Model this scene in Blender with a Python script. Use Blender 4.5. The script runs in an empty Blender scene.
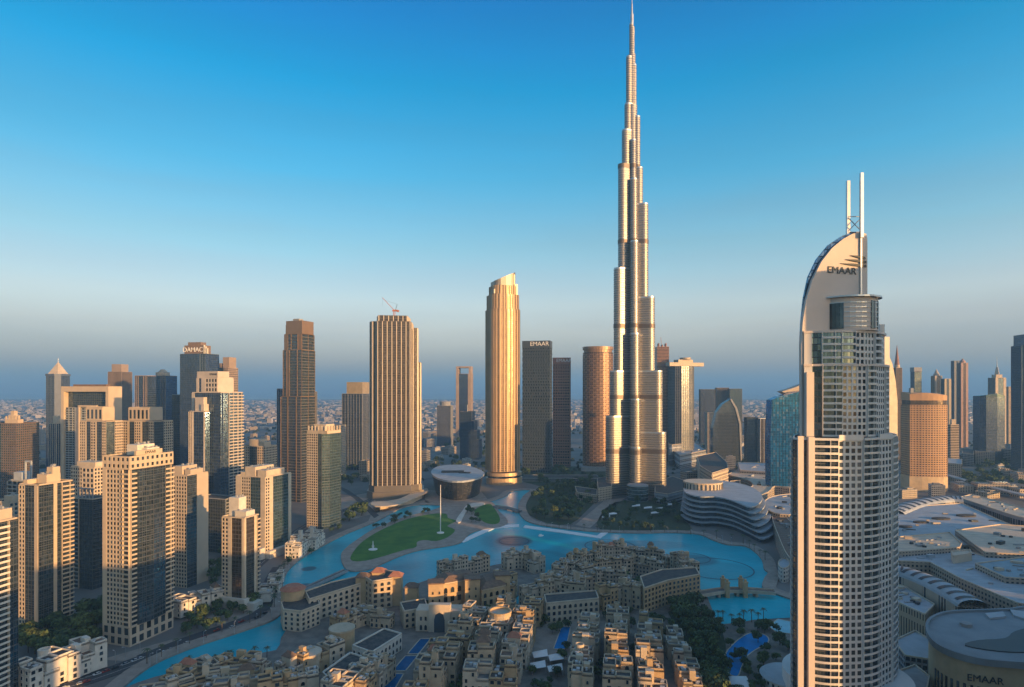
import bpy, math, random
from math import radians as R, sin, cos, pi, sqrt, atan2, hypot
from mathutils import Vector, Matrix, Euler
rng = random.Random(11)
scene = bpy.context.scene
C = scene.collection

# ------------------------------------------------------------------ camera
CH, FP, HY, CX = 180.0, 600.0, 390.0, 512.0     # camera height, focal length (px), horizon row, centre column
cam = bpy.data.cameras.new('camera'); cam_o = bpy.data.objects.new('camera', cam); C.objects.link(cam_o)
cam_o.location = (0, 0, CH); cam_o.rotation_euler = (R(90), 0, 0)
cam.sensor_width = 36; cam.lens = FP / 1024 * 36
cam.shift_y = (HY - 343.5) / 1024
cam.clip_start = 1; cam.clip_end = 120000
scene.camera = cam_o

# ------------------------------------------------------------------ world, sun, exposure
SUN_EL, SUN_AZ = R(6.5), R(50)                    # azimuth measured from straight behind the camera towards its right
sdir = Vector((sin(SUN_AZ) * cos(SUN_EL), -cos(SUN_AZ) * cos(SUN_EL), sin(SUN_EL)))
world = bpy.data.worlds.new('World'); scene.world = world; world.use_nodes = True
wt = world.node_tree; wt.nodes.clear()
wn, wl = wt.nodes.new, wt.links.new
wo = wn('ShaderNodeOutputWorld'); bg = wn('ShaderNodeBackground'); bg.inputs[1].default_value = 0.15
sky = wn('ShaderNodeTexSky'); sky.sky_type = 'NISHITA'; sky.sun_disc = False
sky.sun_elevation = SUN_EL; sky.sun_rotation = pi - SUN_AZ
sky.altitude = 100; sky.air_density = 1.2; sky.dust_density = 1.2; sky.ozone_density = 3.0
tc = wn('ShaderNodeTexCoord'); sep = wn('ShaderNodeSeparateXYZ'); wl(tc.outputs['Generated'], sep.inputs[0])
nz = wn('ShaderNodeTexNoise'); nz.inputs['Scale'].default_value = 2.2; nz.inputs['Detail'].default_value = 5
mp = wn('ShaderNodeMapping'); mp.inputs['Scale'].default_value = (1, 1, 9); wl(tc.outputs['Generated'], mp.inputs[0]); wl(mp.outputs[0], nz.inputs['Vector'])
ma = wn('ShaderNodeMath'); ma.operation = 'MULTIPLY_ADD'; wl(nz.outputs['Fac'], ma.inputs[0]); ma.inputs[1].default_value = 0.05
wl(sep.outputs['Z'], ma.inputs[2])
ramp = wn('ShaderNodeValToRGB'); wl(ma.outputs[0], ramp.inputs[0])
SKY = [(0.0283, (0.82, 0.93, 1.32)), (0.065, (1.08, 0.92, 1.25)), (0.1, (1.28, 1.0, 1.18)), (0.125, (1.48, 1.08, 1.14)), (0.1653, (1.68, 1.24, 1.18)), (0.2522, (1.053, 1.152, 1.088)), (0.3554, (0.373, 1.088, 1.183)), (0.4722, (0.003, 0.965, 1.197)), (0.565, (0.0, 0.736, 1.197)), (0.6, (0.0, 0.736, 1.197)), (0.74, (2.1, 1.9, 1.75)), (1.0, (2.1, 1.9, 1.75))]
el = ramp.color_ramp.elements
el[0].position, el[0].color = SKY[0][0], (*SKY[0][1], 1)
el[1].position, el[1].color = SKY[-1][0], (*SKY[-1][1], 1)
for p, c in SKY[1:-1]:
    e = el.new(p); e.color = (*c, 1)
mx = wn('ShaderNodeMix'); mx.data_type = 'RGBA'; mx.blend_type = 'MULTIPLY'; mx.inputs[0].default_value = 1
fw = wn('ShaderNodeMapRange'); fw.interpolation_type = 'SMOOTHSTEP'; wl(sep.outputs['Y'], fw.inputs[0]); fw.inputs[1].default_value = -0.25; fw.inputs[2].default_value = 0.35
mf = wn('ShaderNodeMix'); mf.data_type = 'RGBA'; wl(fw.outputs[0], mf.inputs[0]); mf.inputs[6].default_value = (1.0, 1.0, 1.0, 1); wl(ramp.outputs[0], mf.inputs[7])
wl(sky.outputs[0], mx.inputs[6]); wl(mf.outputs[2], mx.inputs[7]); az = wn('ShaderNodeMapRange'); wl(sep.outputs['X'], az.inputs[0]); az.inputs[1].default_value = -0.65; az.inputs[2].default_value = 0.65; az.inputs[3].default_value = 0.74; az.inputs[4].default_value = 1.10
nz2 = wn('ShaderNodeMapRange'); wl(nz.outputs['Fac'], nz2.inputs[0]); nz2.inputs[1].default_value = 0.3; nz2.inputs[2].default_value = 0.7; nz2.inputs[3].default_value = 0.96; nz2.inputs[4].default_value = 1.05
am = wn('ShaderNodeMath'); am.operation = 'MULTIPLY'; wl(az.outputs[0], am.inputs[0]); wl(nz2.outputs[0], am.inputs[1])
mx2 = wn('ShaderNodeMix'); mx2.data_type = 'RGBA'; mx2.blend_type = 'MULTIPLY'; mx2.inputs[0].default_value = 1
wl(mx.outputs[2], mx2.inputs[6]); wl(am.outputs[0], mx2.inputs[7]); wl(mx2.outputs[2], bg.inputs[0]); wl(bg.outputs[0], wo.inputs[0])
sun = bpy.data.lights.new('sun', 'SUN'); sun.energy = 4.1; sun.angle = R(0.5); sun.color = (1.0, 0.56, 0.21)
sun_o = bpy.data.objects.new('sun', sun); C.objects.link(sun_o)
sun_o.rotation_euler = sdir.to_track_quat('Z', 'Y').to_euler(); sun_o.location = (300, -600, 900)
vs = scene.view_settings; vs.view_transform = 'Standard'; vs.look = 'None'; vs.gamma = 1; vs.exposure = 1.15; vs.use_curve_mapping = False
cy = scene.cycles
cy.max_bounces = 5; cy.diffuse_bounces = 2; cy.glossy_bounces = 2; cy.transmission_bounces = 2; cy.volume_bounces = 1
cy.use_denoising = True; cy.sample_clamp_indirect = 4
try: cy.denoiser = 'OPENIMAGEDENOISE'
except Exception: pass

# ------------------------------------------------------------------ helpers
def G(x, y, z=0.0):
    "world point at height z that stands at column x, row y of the view"
    Y = (CH - z) * FP / (y - HY)
    return Vector(((x - CX) * Y / FP, Y, z))
def XY(x, Y): return (x - CX) * Y / FP
def ZT(y, Y): return CH - (y - HY) * Y / FP

MATS = {}
def mat(name, col, rough=0.8, metal=0.0, var=0.12, scale=0.15, spec=0.5, island=0.0, col2=None, bump=0.0):
    if name in MATS: return MATS[name]
    m = bpy.data.materials.new(name); m.use_nodes = True; nt = m.node_tree; n, l = nt.nodes.new, nt.links.new
    b = nt.nodes['Principled BSDF']
    b.inputs['Roughness'].default_value = rough; b.inputs['Metallic'].default_value = metal; b.inputs['Specular IOR Level'].default_value = spec
    tcn = n('ShaderNodeTexCoord'); t = n('ShaderNodeTexNoise'); t.inputs['Scale'].default_value = scale; t.inputs['Detail'].default_value = 6; t.inputs['Roughness'].default_value = 0.65
    l(tcn.outputs['Object'], t.inputs['Vector'])
    r = n('ShaderNodeValToRGB'); l(t.outputs['Fac'], r.inputs[0])
    c2 = col2 or tuple(c * (1 + var) for c in col); c1 = tuple(c * (1 - var) for c in col) if not col2 else col
    r.color_ramp.elements[0].position = 0.34; r.color_ramp.elements[1].position = 0.66
    r.color_ramp.elements[0].color = (*c1, 1); r.color_ramp.elements[1].color = (*c2, 1)
    out = r.outputs[0]
    if island:
        g = n('ShaderNodeNewGeometry'); oi = n('ShaderNodeObjectInfo'); ad = n('ShaderNodeMath'); ad.operation = 'ADD'
        l(g.outputs['Random Per Island'], ad.inputs[0]); l(oi.outputs['Random'], ad.inputs[1])
        fr = n('ShaderNodeMath'); fr.operation = 'FRACT'; l(ad.outputs[0], fr.inputs[0])
        mr = n('ShaderNodeMapRange'); l(fr.outputs[0], mr.inputs[0]); mr.inputs[3].default_value = 1 - island; mr.inputs[4].default_value = 1 + island
        hs = n('ShaderNodeMix'); hs.data_type = 'RGBA'; hs.blend_type = 'MULTIPLY'; hs.inputs[0].default_value = 1
        l(out, hs.inputs[6]); l(mr.outputs[0], hs.inputs[7]); out = hs.outputs[2]
    l(out, b.inputs['Base Color'])
    if bump:
        bp = n('ShaderNodeBump'); bp.inputs['Distance'].default_value = bump; l(t.outputs['Fac'], bp.inputs['Height']); l(bp.outputs[0], b.inputs['Normal'])
    MATS[name] = m
    return m

def facade(name, wall, glass, fh=3.6, bw=3.4, ww=0.7, wh=0.6, rough=0.18, metal=0.35, wmetal=0.0, wrough=0.7, jit=0.45, warm=0.0):
    "wall with a grid of windows: UV is (metres along the wall, metres up)"
    if name in MATS: return MATS[name]
    m = bpy.data.materials.new(name); m.use_nodes = True; nt = m.node_tree; n, l = nt.nodes.new, nt.links.new
    b = nt.nodes['Principled BSDF']
    uv = n('ShaderNodeUVMap'); sp = n('ShaderNodeSeparateXYZ'); l(uv.outputs[0], sp.inputs[0])
    def M(op, a, bb=None):
        q = n('ShaderNodeMath'); q.operation = op
        for i, v in enumerate((a, bb)):
            if v is None: continue
            if isinstance(v, (int, float)): q.inputs[i].default_value = v
            else: l(v, q.inputs[i])
        return q.outputs[0]
    u = M('DIVIDE', sp.outputs[0], bw); v = M('DIVIDE', sp.outputs[1], fh)
    fu, fv = M('FRACT', u), M('FRACT', v)
    mu = M('LESS_THAN', M('ABSOLUTE', M('SUBTRACT', fu, 0.5)), ww / 2)
    mv = M('LESS_THAN', M('ABSOLUTE', M('SUBTRACT', fv, 0.5)), wh / 2)
    mask = M('MULTIPLY', mu, mv)
    cm = n('ShaderNodeCombineXYZ'); l(M('FLOOR', u), cm.inputs[0]); l(M('FLOOR', v), cm.inputs[1])
    wnz = n('ShaderNodeTexWhiteNoise'); wnz.noise_dimensions = '3D'; l(cm.outputs[0], wnz.inputs['Vector'])
    mr = n('ShaderNodeMapRange'); l(wnz.outputs['Value'], mr.inputs[0]); mr.inputs[3].default_value = 1 - jit; mr.inputs[4].default_value = 1 + jit
    gl = n('ShaderNodeMix'); gl.data_type = 'RGBA'; gl.blend_type = 'MULTIPLY'; gl.inputs[0].default_value = 1
    gl.inputs[6].default_value = (*glass, 1); l(mr.outputs[0], gl.inputs[7])
    bl = n('ShaderNodeMix'); bl.data_type = 'RGBA'; l(M('MULTIPLY', M('GREATER_THAN', wnz.outputs['Value'], 0.88), 0.35), bl.inputs[0]); l(gl.outputs[2], bl.inputs[6]); bl.inputs[7].default_value = (.28, .25, .21, 1); gl = bl
    tcn = n('ShaderNodeTexCoord'); t = n('ShaderNodeTexNoise'); t.inputs['Scale'].default_value = 0.08; t.inputs['Detail'].default_value = 5; l(tcn.outputs['Object'], t.inputs['Vector'])
    mw = n('ShaderNodeMapRange'); l(t.outputs['Fac'], mw.inputs[0]); mw.inputs[3].default_value = 0.82; mw.inputs[4].default_value = 1.15
    wa = n('ShaderNodeMix'); wa.data_type = 'RGBA'; wa.blend_type = 'MULTIPLY'; wa.inputs[0].default_value = 1
    wa.inputs[6].default_value = (*wall, 1); l(mw.outputs[0], wa.inputs[7])
    fx = n('ShaderNodeMix'); fx.data_type = 'RGBA'; l(mask, fx.inputs[0]); l(wa.outputs[2], fx.inputs[6]); l(gl.outputs[2], fx.inputs[7])
    l(fx.outputs[2], b.inputs['Base Color'])
    def lerp(a, bb):
        q = n('ShaderNodeMapRange'); l(mask, q.inputs[0]); q.inputs[3].default_value = a; q.inputs[4].default_value = bb; return q.outputs[0]
    l(lerp(wrough, rough), b.inputs['Roughness']); l(lerp(wmetal, metal), b.inputs['Metallic'])
    bp = n('ShaderNodeBump'); bp.inputs['Distance'].default_value = 0.15; bp.inputs['Strength'].default_value = 0.5; l(M('SUBTRACT', 1.0, mask), bp.inputs['Height']); l(bp.outputs[0], b.inputs['Normal'])
    MATS[name] = m
    return m

class MB:
    def __init__(s): s.v, s.f, s.mi, s.uv, s.m, s.sm = [], [], [], [], 0, []
    def face(s, pts, uvs=None, smooth=False):
        i = len(s.v); s.v += [tuple(p) for p in pts]; s.f.append(tuple(range(i, i + len(pts)))); s.mi.append(s.m); s.sm.append(smooth)
        s.uv += uvs if uvs else [(p[0], p[1]) for p in pts]
    def prism(s, pts, z0, z1, top=True, bottom=False, u0=0.0, z1f=None, topm=None):
        "pts counter-clockwise seen from above"
        a = 0
        for i in range(len(pts)): a += pts[i][0] * pts[(i + 1) % len(pts)][1] - pts[(i + 1) % len(pts)][0] * pts[i][1]
        if a < 0: pts = pts[::-1]
        zt = (lambda p: z1) if z1f is None else z1f
        u = u0; n = len(pts)
        for i in range(n):
            p, q = pts[i], pts[(i + 1) % n]; L = hypot(q[0] - p[0], q[1] - p[1])
            s.face([(p[0], p[1], z0), (q[0], q[1], z0), (q[0], q[1], zt(q)), (p[0], p[1], zt(p))], [(u, z0), (u + L, z0), (u + L, zt(q)), (u, zt(p))]); u += L
        om = s.m
        if topm is not None: s.m = topm
        if top: s.face([(p[0], p[1], zt(p)) for p in pts])
        s.m = om
        if bottom: s.face([(p[0], p[1], z0) for p in pts[::-1]])
    def box(s, cx, cy, z0, w, d, h, rot=0.0, top=True, bottom=True):
        c, sn = cos(rot), sin(rot)
        s.prism([(cx + c * x - sn * y, cy + sn * x + c * y) for x, y in ((-w / 2, -d / 2), (w / 2, -d / 2), (w / 2, d / 2), (-w / 2, d / 2))], z0, z0 + h, top, bottom)
    def cyl(s, cx, cy, z0, r, h, n=20, r2=None, ry=None):
        r2 = r if r2 is None else r2; k = (ry / r) if ry else 1
        P = [(cos(2 * pi * i / n), sin(2 * pi * i / n)) for i in range(n)]
        for i in range(n):
            a, b = P[i], P[(i + 1) % n]; L = 2 * pi * r / n
            s.face([(cx + r * a[0], cy + r * k * a[1], z0), (cx + r * b[0], cy + r * k * b[1], z0), (cx + r2 * b[0], cy + r2 * k * b[1], z0 + h), (cx + r2 * a[0], cy + r2 * k * a[1], z0 + h)],
                   [(i * L, z0), (i * L + L, z0), (i * L + L, z0 + h), (i * L, z0 + h)], True)
        if r2 > 0.01: s.face([(cx + r2 * a[0], cy + r2 * k * a[1], z0 + h) for a in P])
    def ring(s, pts, t, z0, z1):
        "parapet: walls of thickness t along the closed outline"
        n = len(pts)
        for i in range(n):
            p, q = Vector(pts[i][:2]), Vector(pts[(i + 1) % n][:2]); d = (q - p); L = d.length
            if L < 0.01: continue
            d /= L; nr = Vector((-d.y, d.x)) * t
            s.prism([tuple(p), tuple(q), tuple(q + nr), tuple(p + nr)], z0, z1)
    def strip(s, a, b, out, z0, h, inset=0.0):
        "box along a-b, sticking out to the right of the direction by out"
        a, b = Vector(a), Vector(b); d = (b - a).normalized(); o = Vector((d.y, -d.x))
        s.prism([tuple(a - o * inset), tuple(a + o * out), tuple(b + o * out), tuple(b - o * inset)], z0, z0 + h, True, True)
    def beam(s, p, q, r, n=6):
        p, q = Vector(p), Vector(q); d = (q - p).normalized(); u = d.orthogonal().normalized(); w = d.cross(u)
        A = [p + (u * cos(2 * pi * i / n) + w * sin(2 * pi * i / n)) * r for i in range(n)]; B = [x + (q - p) for x in A]
        for i in range(n): s.face([A[i], A[(i + 1) % n], B[(i + 1) % n], B[i]])
        s.face(B); s.face(A[::-1])
    def mesh(s, name, mats):
        me = bpy.data.meshes.new(name); me.from_pydata(s.v, [], s.f); ul = me.uv_layers.new(name='UVMap')
        fl = [c for t in s.uv for c in t]; ul.data.foreach_set('uv', fl)
        me.polygons.foreach_set('material_index', s.mi); me.polygons.foreach_set('use_smooth', s.sm)
        for m in (mats if isinstance(mats, (list, tuple)) else [mats]): me.materials.append(m)
        me.update(); return me
    def build(s, name, mats, parent=None, **props):
        if not s.v: return None
        return link(name, s.mesh(name, mats), parent, **props)
def link(name, data, parent=None, loc=None, rz=0.0, **props):
    o = bpy.data.objects.new(name, data); C.objects.link(o)
    if parent is not None: o.parent = parent
    if loc is not None: o.location = loc
    if rz: o.rotation_euler = (0, 0, rz)
    for k, v in props.items():
        if v: o[k] = v
    return o
def thing(name, label, cat, loc=(0, 0, 0), rz=0.0, group=None):
    return link(name, None, None, loc, rz, label=label, category=cat, group=group)
def struct(name, mb, m): return mb.build(name, m, None, kind='structure')
def copy_tree(o, loc, rz=0.0, sc=1.0, label=None):
    r = o.copy(); C.objects.link(r); r.location = loc; r.rotation_euler = (0, 0, rz); r.scale = (sc, sc, sc)
    if label: r['label'] = label
    for ch in o.children:
        c = ch.copy(); C.objects.link(c); c.parent = r
        for g in ch.children:
            d = g.copy(); C.objects.link(d); d.parent = c
    return r
def text(s, size, m, parent, loc, rot, ext=0.15, name='sign', sx=1.0):
    cu = bpy.data.curves.new('t', 'FONT'); cu.body = s; cu.size = size; cu.extrude = ext; cu.align_x = 'CENTER'; cu.align_y = 'CENTER'
    to = bpy.data.objects.new('t', cu); C.objects.link(to); bpy.context.view_layer.update()
    me = bpy.data.meshes.new_from_object(to); bpy.data.objects.remove(to)
    me.materials.clear(); me.materials.append(m)
    o = link(name, me, parent, loc); o.rotation_euler = rot; o.scale = (sx, 1, 1)
    return o
def ordinal(i):
    return ['first', 'second', 'third', 'fourth', 'fifth', 'sixth', 'seventh', 'eighth', 'ninth', 'tenth', 'eleventh', 'twelfth', 'thirteenth', 'fourteenth', 'fifteenth', 'sixteenth',
            'seventeenth', 'eighteenth', 'nineteenth', 'twentieth'][i]

# ------------------------------------------------------------------ materials
M_sand = mat('sand_render', (0.50, 0.39, 0.27), 0.9, var=0.16, scale=0.12)
M_sand2 = mat('pale_render', (0.58, 0.47, 0.35), 0.9, var=0.12, scale=0.12)
M_ochre = mat('ochre_render', (0.50, 0.35, 0.20), 0.9, var=0.16, scale=0.12)
M_white = mat('white_render', (0.66, 0.59, 0.50), 0.85, var=0.1, scale=0.2)
M_cream = mat('cream_wall', (0.55, 0.43, 0.31), 0.8, var=0.08, scale=0.05)
M_beige = mat('beige_wall', (0.50, 0.40, 0.30), 0.8, var=0.08, scale=0.05)
M_roofd = mat('dark_roof', (0.035, 0.035, 0.038), 0.9, col2=(0.11, 0.095, 0.08), scale=0.35)
M_roofb = mat('brown_tile_roof', (0.13, 0.085, 0.06), 0.9, col2=(0.24, 0.15, 0.10), scale=0.4)
M_roofr = mat('red_tile_roof', (0.34, 0.13, 0.08), 0.9, col2=(0.46, 0.2, 0.12), scale=0.4)
M_grey = mat('grey_concrete', (0.30, 0.30, 0.30), 0.85, var=0.15, scale=0.2)
M_lgrey = mat('light_grey_roof', (0.36, 0.385, 0.41), 0.7, var=0.15, scale=0.08)
M_dark = mat('dark_metal', (0.04, 0.045, 0.05), 0.5, 0.3)
M_win = mat('window_glass', (0.03, 0.045, 0.06), 0.12, 0.5, col2=(0.10, 0.12, 0.14), spec=0.8, island=0.9)
M_glassb = mat('blue_glass', (0.05, 0.10, 0.15), 0.12, 0.55, var=0.25, scale=0.05)
M_metal = mat('steel', (0.55, 0.56, 0.58), 0.35, 0.8, var=0.08)
M_whitep = mat('white_paint', (0.78, 0.77, 0.75), 0.5, var=0.04)
M_leaf = mat('leaves', (0.05, 0.085, 0.02), 0.85, col2=(0.13, 0.16, 0.05), scale=0.7, island=0.35)
M_leaf2 = mat('dark_leaves', (0.03, 0.06, 0.022), 0.85, col2=(0.075, 0.115, 0.04), scale=0.7, island=0.35)
M_palm = mat('palm_leaves', (0.04, 0.065, 0.025), 0.8, col2=(0.085, 0.11, 0.045), scale=0.7, island=0.3)
M_bark = mat('bark', (0.11, 0.08, 0.055), 0.95)
M_grass = mat('lawn_grass', (0.030, 0.125, 0.012), 0.95, col2=(0.075, 0.20, 0.02), scale=0.05)
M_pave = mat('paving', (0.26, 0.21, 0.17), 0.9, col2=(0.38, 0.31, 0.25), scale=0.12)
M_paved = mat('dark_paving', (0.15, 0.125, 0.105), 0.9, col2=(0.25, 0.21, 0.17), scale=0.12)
M_asph = mat('asphalt', (0.045, 0.045, 0.05), 0.9, col2=(0.075, 0.072, 0.072), scale=0.1)
M_line = mat('road_paint', (0.6, 0.6, 0.58), 0.7)
M_pool = mat('pool_water', (0.0, 0.20, 0.50), 0.4, var=0.15, scale=0.2, spec=0.08)
M_canvas = mat('white_canvas', (0.75, 0.73, 0.70), 0.8, var=0.05)

def water_mat():
    m = bpy.data.materials.new('lake_water'); m.use_nodes = True; nt = m.node_tree; n, l = nt.nodes.new, nt.links.new
    b = nt.nodes['Principled BSDF']; b.inputs['Roughness'].default_value = 0.28; b.inputs['Specular IOR Level'].default_value = 0.07
    tcn = n('ShaderNodeTexCoord')
    t = n('ShaderNodeTexNoise'); t.inputs['Scale'].default_value = 0.012; t.inputs['Detail'].default_value = 4; l(tcn.outputs['Object'], t.inputs['Vector'])
    r = n('ShaderNodeValToRGB'); l(t.outputs['Fac'], r.inputs[0]); r.color_ramp.elements[0].position = 0.3; r.color_ramp.elements[1].position = 0.7
    r.color_ramp.elements[0].color = (0.0, 0.28, 0.36, 1); r.color_ramp.elements[1].color = (0.0, 0.50, 0.60, 1)
    out = r.outputs[0]
    # darker tiled areas of the lake bed
    for (px, py, rx, ry, k) in [(514, 541, 24, 13, 0.55), (600, 551, 62, 22, 0.25), (692, 560, 30, 11, 0.40), (718, 571, 42, 17, 0.22), (640, 545, 70, 10, 0.2), (303, 587, 9, 5, 0.5), (309, 569, 8, 4, 0.5), (545, 560, 30, 20, 0.3)]:
        c = G(px, py); q = n('ShaderNodeMapping'); q.vector_type = 'TEXTURE'; q.inputs['Location'].default_value = (c.x, c.y, 0); q.inputs['Scale'].default_value = (rx, ry * 2.2, 1000)
        l(tcn.outputs['Object'], q.inputs[0]); ln = n('ShaderNodeVectorMath'); ln.operation = 'LENGTH'; l(q.outputs[0], ln.inputs[0])
        s = n('ShaderNodeMapRange'); s.interpolation_type = 'SMOOTHSTEP'; l(ln.outputs['Value'], s.inputs[0]); s.inputs[1].default_value = 0.72; s.inputs[2].default_value = 1.05; s.inputs[3].default_value = min(.9, k * 1.5); s.inputs[4].default_value = 0
        x = n('ShaderNodeMix'); x.data_type = 'RGBA'; l(s.outputs[0], x.inputs[0]); l(out, x.inputs[6]); x.inputs[7].default_value = (0.0, 0.075, 0.115, 1); out = x.outputs[2]
    l(out, b.inputs['Base Color'])
    w = n('ShaderNodeTexNoise'); w.inputs['Scale'].default_value = 0.18; w.inputs['Detail'].default_value = 3; l(tcn.outputs['Object'], w.inputs['Vector'])
    bp = n('ShaderNodeBump'); bp.inputs['Distance'].default_value = 0.5; bp.inputs['Strength'].default_value = 0.5; l(w.outputs['Fac'], bp.inputs['Height']); l(bp.outputs[0], b.inputs['Normal'])
    return m
M_water = water_mat()

# ------------------------------------------------------------------ the ground, sea and haze
FAR = 45000
b = MB(); b.face([(-FAR, -3000, 0), (FAR, -3000, 0), (FAR, 10500, 0), (-FAR, 12500, 0)])
M_ground = mat('city_ground', (0.12, 0.11, 0.10), 0.95, col2=(0.21, 0.19, 0.17), scale=0.006)
struct('ground', b, M_ground)
b = MB(); b.face([(-FAR, 12500, -0.2), (FAR, 10500, -0.2), (FAR, FAR, -0.2), (-FAR, FAR, -0.2)])
struct('sea', b, mat('sea_water', (0.03, 0.09, 0.14), 0.3, scale=0.001))
hz = MB(); hz.box(0, (FAR + 200) / 2 - 800, -2, 2 * FAR + 400, FAR + 2000, 850)
HAZE_D = 9.5e-5
mh = bpy.data.materials.new('haze'); mh.use_nodes = True; nt = mh.node_tree; nt.nodes.clear()
ho = nt.nodes.new('ShaderNodeOutputMaterial'); pv = nt.nodes.new('ShaderNodeVolumePrincipled')
pv.inputs['Color'].default_value = (0.24, 0.52, 0.88, 1); pv.inputs['Density'].default_value = HAZE_D; pv.inputs['Anisotropy'].default_value = 0.0
nt.links.new(pv.outputs[0], ho.inputs['Volume'])
hz.build('haze', mh, None, kind='stuff', label='pale blue haze over the whole city', category='haze')

def smooth(pts, n=4, closed=True):
    out = []; N = len(pts)
    for i in range(N if closed else N - 1):
        p0, p1, p2, p3 = (pts[(i - 1) % N], pts[i], pts[(i + 1) % N], pts[(i + 2) % N]) if closed else (pts[max(i - 1, 0)], pts[i], pts[i + 1], pts[min(i + 2, N - 1)])
        for k in range(n):
            t = k / n
            out.append(tuple(0.5 * ((2 * p1[j]) + (-p0[j] + p2[j]) * t + (2 * p0[j] - 5 * p1[j] + 4 * p2[j] - p3[j]) * t * t + (-p0[j] + 3 * p1[j] - 3 * p2[j] + p3[j]) * t ** 3) for j in (0, 1)))
    if not closed: out.append(tuple(pts[-1][:2]))
    return out
def gp(pts, z=0.0): return [tuple(G(x, y, z)[:2]) for x, y in pts]
def ribbon(mb, line, width, z0, z1, side=0.0):
    "band of given width along a polyline; side -1..1 moves it off the line"
    L, Rr = [], []
    for i, p in enumerate(line):
        a, c = Vector(line[max(i - 1, 0)][:2]), Vector(line[min(i + 1, len(line) - 1)][:2]); d = (c - a).normalized(); n = Vector((-d.y, d.x))
        q = Vector(p[:2]) + n * side * width / 2
        L.append(q + n * width / 2); Rr.append(q - n * width / 2)
    for i in range(len(line) - 1):
        for A, B, fl in ((L, Rr, 0),):
            mb.face([(*Rr[i], z1), (*Rr[i + 1], z1), (*L[i + 1], z1), (*L[i], z1)])
            mb.face([(*Rr[i + 1], z0), (*Rr[i + 1], z1), (*Rr[i], z1), (*Rr[i], z0)][::-1]); mb.face([(*L[i], z0), (*L[i], z1), (*L[i + 1], z1), (*L[i + 1], z0)][::-1])

# the lake: outline traced on the ground
left_bank = [(120, 692), (150, 668), (190, 650), (247, 631), (277, 619), (287, 603), (283, 588), (288, 572), (305, 557), (328, 544), (348, 534), (377, 522), (400, 509.5), (420, 505.5), (440, 506)]
back_bank = [(470, 508), (487, 503), (505, 497), (512, 492), (530, 490.5), (523, 497), (518, 508), (523, 519), (534, 524.5), (554, 528), (578, 531), (603, 533), (640, 534), (668, 533.5), (698, 535), (713, 541), (727, 545.5), (745, 547), (755, 553), (762, 561), (764, 570), (768, 574), (764, 580), (764, 590), (790, 600), (815, 612)]
front = [(790, 618), (754, 620), (722, 626), (700, 640), (600, 660), (400, 690)]
lake_out = gp(smooth(left_bank, 3, False) + smooth(back_bank, 3, False) + front + [(250, 700)])
b = MB(); b.face([(x, y, 0.3) for x, y in lake_out]); struct('lake_water', b, M_water)
b = MB()
ribbon(b, gp(smooth(left_bank, 4, False)), 11, 0, 1.6, 1.0)
ribbon(b, gp(smooth(back_bank[:-1], 4, False)), 12, 0, 1.6, 1.0)
struct('promenade_path', b, M_pave)
b = MB(); ribbon(b, gp(smooth([(144, 659), (165, 651), (190, 641), (247, 621), (268, 610), (276, 596), (274, 582), (282, 567)], 4, False)), 9, 0, 0.35, 1.0)
struct('lakeside_road', b, M_asph)

def land(name, px, z, m, sm=3): 
    b = MB(); b.prism(gp(smooth(px, sm) if sm else px), 0, z); return struct(name, b, m)
park = [(341, 556), (343, 566), (350, 572), (366, 571), (382, 565), (400, 557), (420, 551), (452, 546), (463, 542), (468, 536), (479, 531), (500, 528), (508, 522), (499, 512), (492, 503), (478, 502), (460, 503), (445, 506), (432, 511), (404, 518), (385, 525), (372, 531), (358, 540), (346, 549)]
land('park_island_ground', park, 1.5, M_pave)
lawn = [(351, 556), (353, 561), (366, 560.5), (384, 556), (404, 550), (416, 547), (417, 542), (424, 540), (436, 541), (448, 537), (455, 530), (447, 526), (456, 521), (448, 518), (446, 514), (432, 514), (408, 519), (390, 526), (374, 534), (360, 544)]
b = MB(); b.prism(gp(smooth(lawn, 3), 1.5), 1.5, 1.75); struct('lawn_grass_oval', b, M_grass)
b = MB(); b.prism(gp(smooth([(474, 511), (488, 504), (494, 508), (500, 519), (496, 524), (484, 522)], 3), 1.5), 1.5, 1.75); struct('lawn_grass_small', b, M_grass)
b = MB(); b.prism(gp(smooth([(456, 521), (462, 512), (468, 505), (482, 503), (484, 505), (470, 508), (465, 514), (460, 523)], 3), 1.5), 1.5, 2.6); struct('amphitheatre_steps_ground', b, M_white)
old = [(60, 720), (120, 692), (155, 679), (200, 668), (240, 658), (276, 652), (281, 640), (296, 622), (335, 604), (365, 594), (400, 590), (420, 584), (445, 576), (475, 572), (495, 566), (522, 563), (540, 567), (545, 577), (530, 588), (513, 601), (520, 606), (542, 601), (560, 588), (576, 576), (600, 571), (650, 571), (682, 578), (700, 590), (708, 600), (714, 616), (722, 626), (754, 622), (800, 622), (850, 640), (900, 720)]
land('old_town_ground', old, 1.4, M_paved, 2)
b = MB()
for px in ([(523, 528), (560, 533), (600, 538.5), (607, 533.5), (601, 533.5), (597, 535.5), (562, 531), (525, 526)], [(462, 543), (494, 528.5), (519, 527), (519, 525), (492, 526.5), (461, 541.5)]):
    pass
def walkway(px, label):
    b = MB(); b.prism(gp(px), 0.31, 1.1); o = b.build('floating_walkway', M_whitep); o['label'] = label; o['category'] = 'walkway'; o['group'] = 'white walkways over the lake'
walkway([(523, 528.3), (560, 533.2), (600, 539), (608, 533.4), (601, 533.4), (597, 536.4), (562, 530.8), (525, 526)], 'long straight white walkway crossing the lake below the tallest skyscraper')
walkway([(463, 543.2), (494, 529.2), (519, 527.4), (519, 525), (492, 526), (461, 540.8)], 'short bent white walkway reaching from the park island into the lake')

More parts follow.
